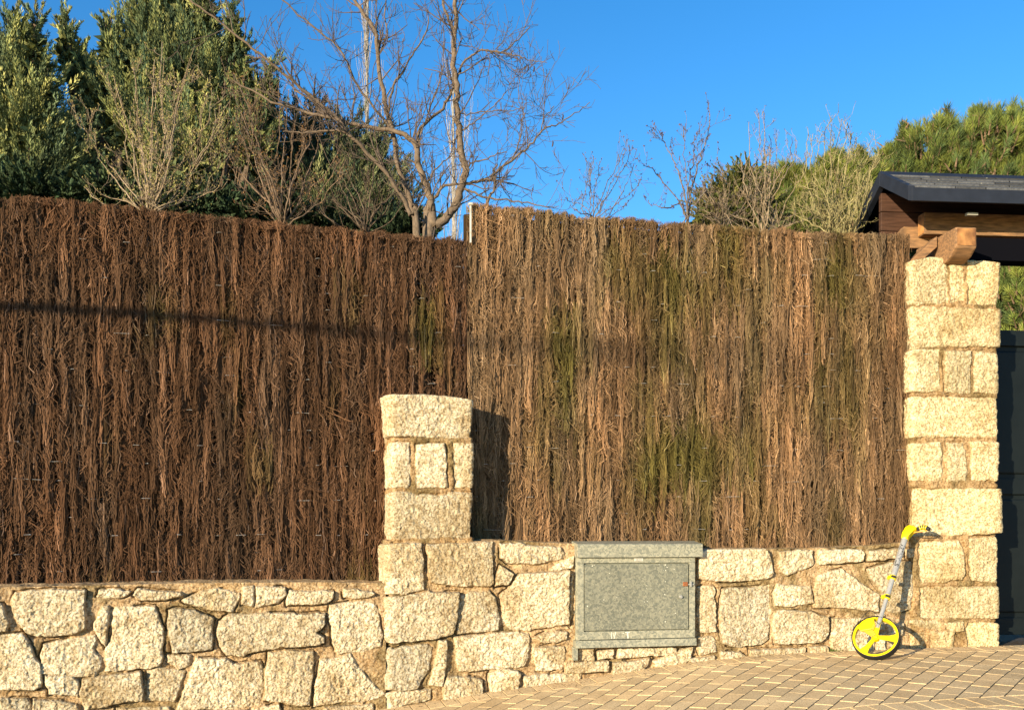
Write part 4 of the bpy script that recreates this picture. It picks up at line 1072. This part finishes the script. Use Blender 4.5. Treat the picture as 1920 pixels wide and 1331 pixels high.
shrub('bare_shrub', 'darker leafless shrub above the left fence, between the pale shrub and the bare tree', (530, 425),
      [[(520, 370), (500, 320), (475, 270), (455, 200)], [(528, 370), (530, 300), (535, 240), (540, 170)], [(540, 370), (560, 310), (580, 260), (595, 210)], [(515, 390), (470, 350), (440, 310), (415, 270)], [(550, 380), (590, 350), (620, 310), (640, 270)], [(510, 350), (480, 260), (470, 220), (440, 140)]],
      8.8, 42, (.15, .105, .07), .003, 2, .010, 5, .22, .010, budcol=(.28, .15, .06), dup=3)
shrub('bare_shrub', 'thin dark leafless shrub above the left fence, right at the foot of the bare tree', (690, 440),
      [[(680, 390), (660, 340), (640, 300)], [(692, 380), (700, 330), (705, 280)], [(700, 400), (730, 370), (750, 340)], [(670, 410), (630, 380), (600, 350)]], 8.9, 43, BRN, .003, 2, .009, 6, .22, dup=3)
shrub('bare_shrub', 'sparse twigs with dark buds rising against the sky, right of the bare tree', (1110, 415),
      [[(1112, 380), (1118, 340), (1126, 300)], [(1120, 385), (1140, 340), (1160, 305), (1168, 275)], [(1125, 390), (1150, 350), (1172, 310), (1183, 278)], [(1100, 390), (1075, 380), (1060, 372)], [(1108, 370), (1108, 350), (1106, 328), (1110, 300)], [(1135, 395), (1175, 370), (1200, 340)]], 8.2, 44, GRY, .002, 1, .006, 5, .16, .014, budcol=(.11, .08, .09), dup=2)
shrub('budding_shrub', 'branching shrub with dark bud clusters against the sky, left of the round bush', (1290, 425),
      [[(1285, 370), (1275, 330), (1262, 300), (1245, 268), (1240, 252)], [(1292, 370), (1288, 330), (1283, 280), (1285, 235)], [(1296, 360), (1310, 310), (1322, 270), (1331, 235), (1331, 197)], [(1290, 350), (1300, 300), (1300, 270), (1308, 250)], [(1280, 390), (1250, 350), (1225, 320), (1205, 310)], [(1300, 390), (1330, 350), (1345, 300)], [(1280, 385), (1245, 390), (1215, 380)]], 8.4, 45, (.15, .125, .11), .0022, 1, .009, 9, .12, .017, budcol=(.10, .07, .085))
shrub('tall_shoots', 'tangle of tan twigs with single tall shoots above the right fence, before the round bush', (1430, 445),
      [[(1432, 390), (1436, 330), (1425, 280), (1424, 213)], [(1440, 390), (1450, 340), (1455, 290), (1452, 258)], [(1440, 400), (1465, 340), (1490, 300), (1494, 263)], [(1420, 400), (1400, 360), (1392, 320), (1388, 300)], [(1410, 420), (1370, 400), (1350, 370)], [(1450, 410), (1430, 370), (1412, 330)], [(1445, 420), (1480, 405), (1520, 395)]],
      8.3, 46, (.25, .19, .12), .0024, 1, .007, 8, .12, .011, dup=3, budcol=(.12, .10, .08))
shrub('tall_shoots', 'yellow tan stems with tall shoots above the right fence, just left of the porch roof', (1560, 448),
      [[(1535, 400), (1515, 350), (1512, 300), (1516, 240)], [(1550, 400), (1530, 360), (1500, 350)], [(1562, 390), (1560, 330), (1558, 280), (1560, 245)], [(1566, 380), (1572, 310), (1585, 260), (1590, 232)], [(1568, 390), (1600, 340), (1625, 300), (1642, 262)], [(1575, 400), (1610, 370), (1630, 330), (1650, 300)], [(1580, 410), (1615, 390), (1635, 350)], [(1570, 395), (1585, 320), (1600, 290), (1604, 262)], [(1550, 420), (1520, 400), (1505, 370)], [(1585, 425), (1600, 400), (1615, 370)]],
      8.1, 47, YEL, .0024, 1, .007, 7, .12, .011, budcol=(.16, .14, .06), dup=3)
shrub('bare_shrub', 'dense low yellow twigs right beside the porch roof end', (1590, 470), [[(1580, 420), (1560, 385), (1540, 350)], [(1590, 415), (1590, 370), (1585, 340)], [(1600, 415), (1615, 380), (1625, 350)], [(1570, 425), (1530, 400), (1500, 385)], [(1595, 420), (1605, 385), (1612, 330)]], 8.0, 49, YEL, .002, 1, .007, 12, .10, .008, budcol=(.30, .28, .10), dup=4)
shrub('bare_shrub', 'low leafless twigs above the right fence, before the round bush', (1350, 440), [[(1345, 410), (1335, 380), (1320, 355)], [(1355, 405), (1365, 370), (1368, 340)], [(1360, 415), (1390, 390), (1410, 360)], [(1340, 420), (1315, 400), (1295, 395)]], 8.5, 48, (.20, .15, .10), .002, 2, .007, 10, .16, dup=3)

# poplars far behind
def poplar(px, top, bot, dep, seed, label, wd=60, tall=False):
    rg = np.random.default_rng(seed); b = W(px, bot, dep); t_ = W(px, top, dep); b[2] = ZC-.1
    root = empty('poplar', tuple(b), label, 'tree', 'pale poplars far behind'); H = t_[2]-b[2]
    n = 12; zz = np.linspace(0, 1, n); P = np.stack([b[0]+rg.normal(0, .02, n), b[1]+rg.normal(0, .02, n), b[2]+H*zz], -1)
    a = Acc(); tubes(a, [(P, np.linspace(.07, .02, n))], 8, [np.array([.36, .33, .28])]); a.build('trunk', M_bark, root, True)
    lines = []; cols = []
    for k in range(13):
        t = rg.uniform(.35, .97); p = b+np.array([0, 0, H*t]); an = rg.uniform(0, 6.28); d = np.array([math.cos(an)*.13, math.sin(an)*.13, 1.])
        branch(lines, cols, p, d, H*.22*(1.15-t)+.4, .020, 2, rg, (3, 5), .16, .5, .06, .6, 6, (.34, .31, .27), .004)
    a = Acc(); tubes(a, lines, 4, cols); a.build('branches', M_bark, root); return root
poplar(690, -60, 300, 26, 51, 'tall pale trunked poplar far behind, left of the main limbs of the bare tree')
poplar(850, 110, 330, 30, 52, 'pale slender poplar far behind, right behind the main trunk of the bare tree')

# evergreens
def evergreen(name, label, lobes, dep, seed, n_pl, cols, grp=None, leaf=(.026, .058, .0046), plume=(.45, 1.05), updir=1.0, trunk=None, fill=.7, per=150, depk=.8, cat='tree'):
    rg = np.random.default_rng(seed); lob = np.array(lobes, float)
    cx = lob[:, 0].mean(); b = W(trunk[0] if trunk else cx, 1000, dep); b[2] = ZC-.1
    root = empty(name, tuple(b), label, cat, grp)
    wts = lob[:, 2]*lob[:, 3]; wts = wts/wts.sum(); li = rg.choice(len(lob), n_pl, p=wts)
    sc = dep/F
    C0 = np.stack([(lob[:, 0]-960)*sc, np.full(len(lob), dep)+(lob[:, 4] if lob.shape[1] > 4 else 0), ZC+(HY-lob[:, 1])*sc], -1)
    RX = np.stack([lob[:, 2]*sc, np.minimum(lob[:, 2]*sc*depk, 1.4), lob[:, 3]*sc], -1)
    u = norm(rg.normal(size=(n_pl, 3))); rad = np.where(rg.random(n_pl) < fill, rg.uniform(.72, .98, n_pl), rg.uniform(.2, .9, n_pl))
    P = C0[li]+u*rad[:, None]*RX[li]
    D = norm(u*np.array([.8, .8, .5])+np.array([0, 0, updir])+rg.normal(0, .20, (n_pl, 3)))
    L = rg.uniform(*plume, n_pl)*np.clip(lob[li, 2]/62, .30, 1.0)
    P = P-D*L[:, None]*.60
    t = rg.random((n_pl, per))**.75; rw = ((1-t)**.8*.040+.005)*(L[:, None]/.6)
    q = norm(rg.normal(size=(n_pl, per, 3)))
    bend = norm(rg.normal(size=(n_pl, 3)))*.10
    c = P[:, None, :]+D[:, None, :]*(t*L[:, None])[..., None]+q*rw[..., None]+bend[:, None, :]*(t**2)[..., None]
    dr = D[:, None, :]*1.1+q*.42+rg.normal(0, .12, q.shape)
    pc = np.array(cols)[rg.integers(0, len(cols), n_pl)]*rg.uniform(.5, 1.45, (n_pl, 1))
    cl = (fbm(P[:, 0]*1.6+P[:, 1], P[:, 2]*1.6, seed+5, 3)-.5)[:, None]*np.array([1.1, .9, .7])
    pc = pc*(1+cl)
    col = np.repeat(pc[:, None, :], per, 1)*rg.uniform(.8, 1.2, (n_pl, per, 1))*(.8+.45*t)[..., None]
    a = Acc(); n = n_pl*per
    leaves(a, c.reshape(-1, 3), dr.reshape(-1, 3), rg.uniform(leaf[0], leaf[1], n), leaf[2], col.reshape(-1, 3), rg); a.build('crown', M_leaf, root)
    nc = n_pl*16; lc = rg.choice(len(lob), nc, p=wts); uc = norm(rg.normal(size=(nc, 3)))*rg.random((nc, 1))**.33*.80
    a.add(np.zeros((0, 3))) if False else None
    kc = Acc(); pcn = C0[lc]+uc*RX[lc]-np.array([0, 0, .25]); leaves(kc, pcn, rg.normal(size=(nc, 3)), rg.uniform(.07, .15, nc), .030, np.array(cols)[rg.integers(0, len(cols), nc)]*.8, rg)
    kc.build('inner_foliage', M_leaf, root)
    # limbs
    lines = []
    for k in range(len(lob)):
        p1 = C0[k]; p0 = np.array([b[0]+(p1[0]-b[0])*.25, b[1], b[2]]); tt_ = np.linspace(0, 1, 8)[:, None]
        pts = p0+(p1-p0)*tt_+np.array([0, 0, .2])*np.sin(tt_*3.14)+rg.normal(0, .02, (8, 3)); lines.append((pts, np.linspace(.07, .015, 8)))
        for j in range(8):
            e = C0[k]+norm(rg.normal(size=3))*RX[k]*.8; m_ = pts[rg.integers(4, 8)]; tt2 = np.linspace(0, 1, 5)[:, None]; lines.append((m_+(e-m_)*tt2+rg.normal(0, .02, (5, 3)), np.linspace(.012, .004, 5)))
    a = Acc(); tubes(a, lines, 6, [np.array([.12, .085, .055])]*len(lines)); a.build('trunk', M_bark, root, True)
    return root
JUN = [(.165, .180, .062), (.105, .130, .055), (.24, .235, .080), (.065, .095, .050)]
evergreen('juniper_tree', 'feathery pale green juniper at the far left edge, nearest the frame', [(2, 125, 55, 65, 0), (35, 205, 75, 80, .1), (20, 300, 100, 80, .2), (-90, 200, 80, 120, 0), (95, 275, 50, 65, .3), (30, 60, 22, 34, 0), (66, 48, 12, 30, 0), (74, 130, 18, 34, 0)], 10.0, 61, 1300, [(.22, .235, .085), (.14, .165, .070), (.30, .29, .10), (.10, .13, .065)])
evergreen('cypress_tree', 'tallest green cypress at the left, rising out of the picture behind the pale shrub',
          [(258, 30, 42, 80, .3), (320, 110, 78, 90, .3), (240, 190, 66, 85, .2), (395, 125, 40, 66, .2), (158, 120, 12, 34, .1), (140, 95, 11, 26, .1), (124, 70, 9, 26, .1), (112, 38, 7, 22, .1), (172, 155, 20, 36, .1), (448, 110, 14, 50, .1), (432, 30, 10, 40, .1), (468, 215, 40, 75, .2), (330, 270, 130, 80, .4), (300, -50, 44, 70, .3), (372, 0, 22, 60, .2), (212, 75, 16, 50, .1), (196, 40, 9, 30, .1), (500, 120, 8, 26, .1), (165, 215, 26, 40, .2), (200, 300, 50, 60, .3)],
          10.4, 62, 2700, JUN, updir=1.3)
evergreen('cypress_tree', 'dark shaded cypress behind the bare shrubs and left of the bare tree trunks', [(560, 310, 85, 80, .3), (660, 330, 80, 80, .3), (500, 350, 100, 70, .4), (720, 380, 60, 60, .3), (650, 255, 40, 35, .2), (560, 230, 26, 50, .2), (600, 390, 140, 55, .2), (700, 275, 22, 34, .2), (590, 200, 10, 26, .2)], 11.2, 63, 1400,
          [(.060, .080, .038), (.045, .065, .036), (.095, .105, .045), (.12, .125, .055)])  # darkened palette: the shade on this tree is put into its leaf colours
evergreen('laurel_hedge', 'dark glossy evergreen hedge directly behind the top of the left fence', [(60, 370, 100, 45, 0), (200, 375, 110, 45, .1), (350, 390, 110, 45, .1), (480, 405, 100, 45, .1), (620, 420, 100, 40, .1), (750, 430, 70, 40, .1), (-80, 350, 90, 60, 0)], 9.6, 64, 1000,
          [(.035, .055, .025), (.05, .07, .03)], leaf=(.03, .06, .011), per=90, updir=.5, plume=(.15, .35), cat='hedge', depk=.4)
# pines: shoots with radiating needles
def pine(name, label, lobes, dep, seed, n_sh, cols, needle=.125, shoot=(.12, .26), per=92, trunk=None, grp=None, nw=.0034):
    rg = np.random.default_rng(seed); lob = np.array(lobes, float); sc = dep/F
    cx = trunk if trunk else lob[:, 0].mean(); b = W(cx, 1000, dep); b[2] = ZC-.1
    root = empty(name, tuple(b), label, 'tree', grp)
    wts = lob[:, 2]*lob[:, 3]; li = rg.choice(len(lob), n_sh, p=wts/wts.sum())
    C0 = np.stack([(lob[:, 0]-960)*sc, dep+lob[:, 4], ZC+(HY-lob[:, 1])*sc], -1); RX = np.stack([lob[:, 2]*sc, np.minimum(lob[:, 2]*sc*.8, 1.6), lob[:, 3]*sc], -1)
    u = norm(rg.normal(size=(n_sh, 3))); rad = rg.uniform(.45, 1, n_sh)**.5
    P = C0[li]+u*rad[:, None]*RX[li]; D = norm(u*.5+np.array([0, -.15, .95])+rg.normal(0, .22, (n_sh, 3))); L = rg.uniform(*shoot, n_sh)
    P = P-D*L[:, None]*1.3
    t = rg.random((n_sh, per)); q = rg.normal(size=(n_sh, per, 3)); q -= D[:, None, :]*np.sum(q*D[:, None, :], -1, keepdims=True); q = norm(q)
    c = P[:, None, :]+D[:, None, :]*(t*L[:, None])[..., None]
    dr = D[:, None, :]*.95+q*(.45+.75*(1-t)[..., None])
    pc = np.array(cols)[rg.integers(0, len(cols), n_sh)]*rg.uniform(.55, 1.4, (n_sh, 1))*(1+(fbm(P[:, 0]*1.2, P[:, 2]*1.2, seed, 3)-.5)[:, None]*.9)
    col = np.repeat(pc[:, None, :], per, 1)*rg.uniform(.8, 1.2, (n_sh, per, 1)); n = n_sh*per
    a = Acc(); leaves(a, c.reshape(-1, 3), dr.reshape(-1, 3), rg.uniform(needle*.7, needle*1.2, n), nw, col.reshape(-1, 3), rg); a.build('crown', M_leaf, root)
    lines = [(P_+np.outer(np.linspace(-.25, 1, 4), D_*L_), np.linspace(.012, .005, 4)) for P_, D_, L_ in zip(P, D, L)]
    for k in range(len(lob)):
        p0 = b+np.array([0, 0, .3]); p1 = C0[k]; tt_ = np.linspace(0, 1, 8)[:, None]; pts = p0+(p1-p0)*tt_+rg.normal(0, .03, (8, 3)); lines.append((pts, np.linspace(.05, .02, 8)))
        for j in range(10):
            e = C0[k]+norm(rg.normal(size=3))*RX[k]*.85; lines.append((p1+(e-p1)*np.linspace(0, 1, 5)[:, None]+rg.normal(0, .03, (5, 3)), np.linspace(.02, .008, 5)))
    a = Acc(); tubes(a, lines, 5, [np.array([.20, .13, .08])]*len(lines)); a.build('trunk', M_bark, root)
    return root
PIN = [(.135, .165, .035), (.100, .135, .035), (.175, .195, .040), (.080, .115, .038)]
pine('pine_tree', 'large bright green pine rising behind the porch roof at the right edge', [(1750, 290, 90, 70, 0), (1860, 260, 90, 60, 0), (1700, 330, 80, 60, 0), (1960, 290, 90, 80, 0), (1810, 340, 160, 70, .3), (1775, 230, 26, 38, 0), (1905, 225, 40, 40, 0), (1840, 230, 30, 40, 0), (1660, 300, 22, 40, 0), (1700, 260, 20, 40, 0), (1970, 430, 110, 130, -.4), (1900, 560, 80, 110, -.6), (1990, 600, 80, 120, -.4), (1900, 510, 60, 60, -.2), (1740, 480, 70, 50, 0), (1880, 600, 70, 60, 0)], 13.5, 71, 3300, PIN, trunk=2250)
pine('pine_tree', 'lower bright green pine above the right fence, left of the porch roof', [(1560, 355, 90, 60, 0), (1500, 395, 90, 55, 0), (1620, 340, 60, 60, .2), (1480, 335, 45, 38, 0), (1640, 390, 70, 70, .2), (1565, 305, 26, 32, 0), (1610, 305, 30, 34, 0), (1440, 345, 30, 34, 0)], 12.5, 72, 1600, [(.135, .155, .030), (.10, .130, .030), (.175, .185, .035)], trunk=1560)
evergreen('round_bush', 'rounded dull olive bush above the right fence, left of the lower pine', [(1390, 365, 55, 50, 0), (1340, 385, 40, 40, 0), (1420, 400, 70, 45, .1), (1360, 410, 60, 35, 0), (1400, 330, 30, 22, 0)], 10.5, 73, 800, [(.085, .090, .022), (.06, .075, .022), (.12, .11, .03)], leaf=(.015, .03, .006), per=110, plume=(.12, .3), cat='bush', updir=.6)
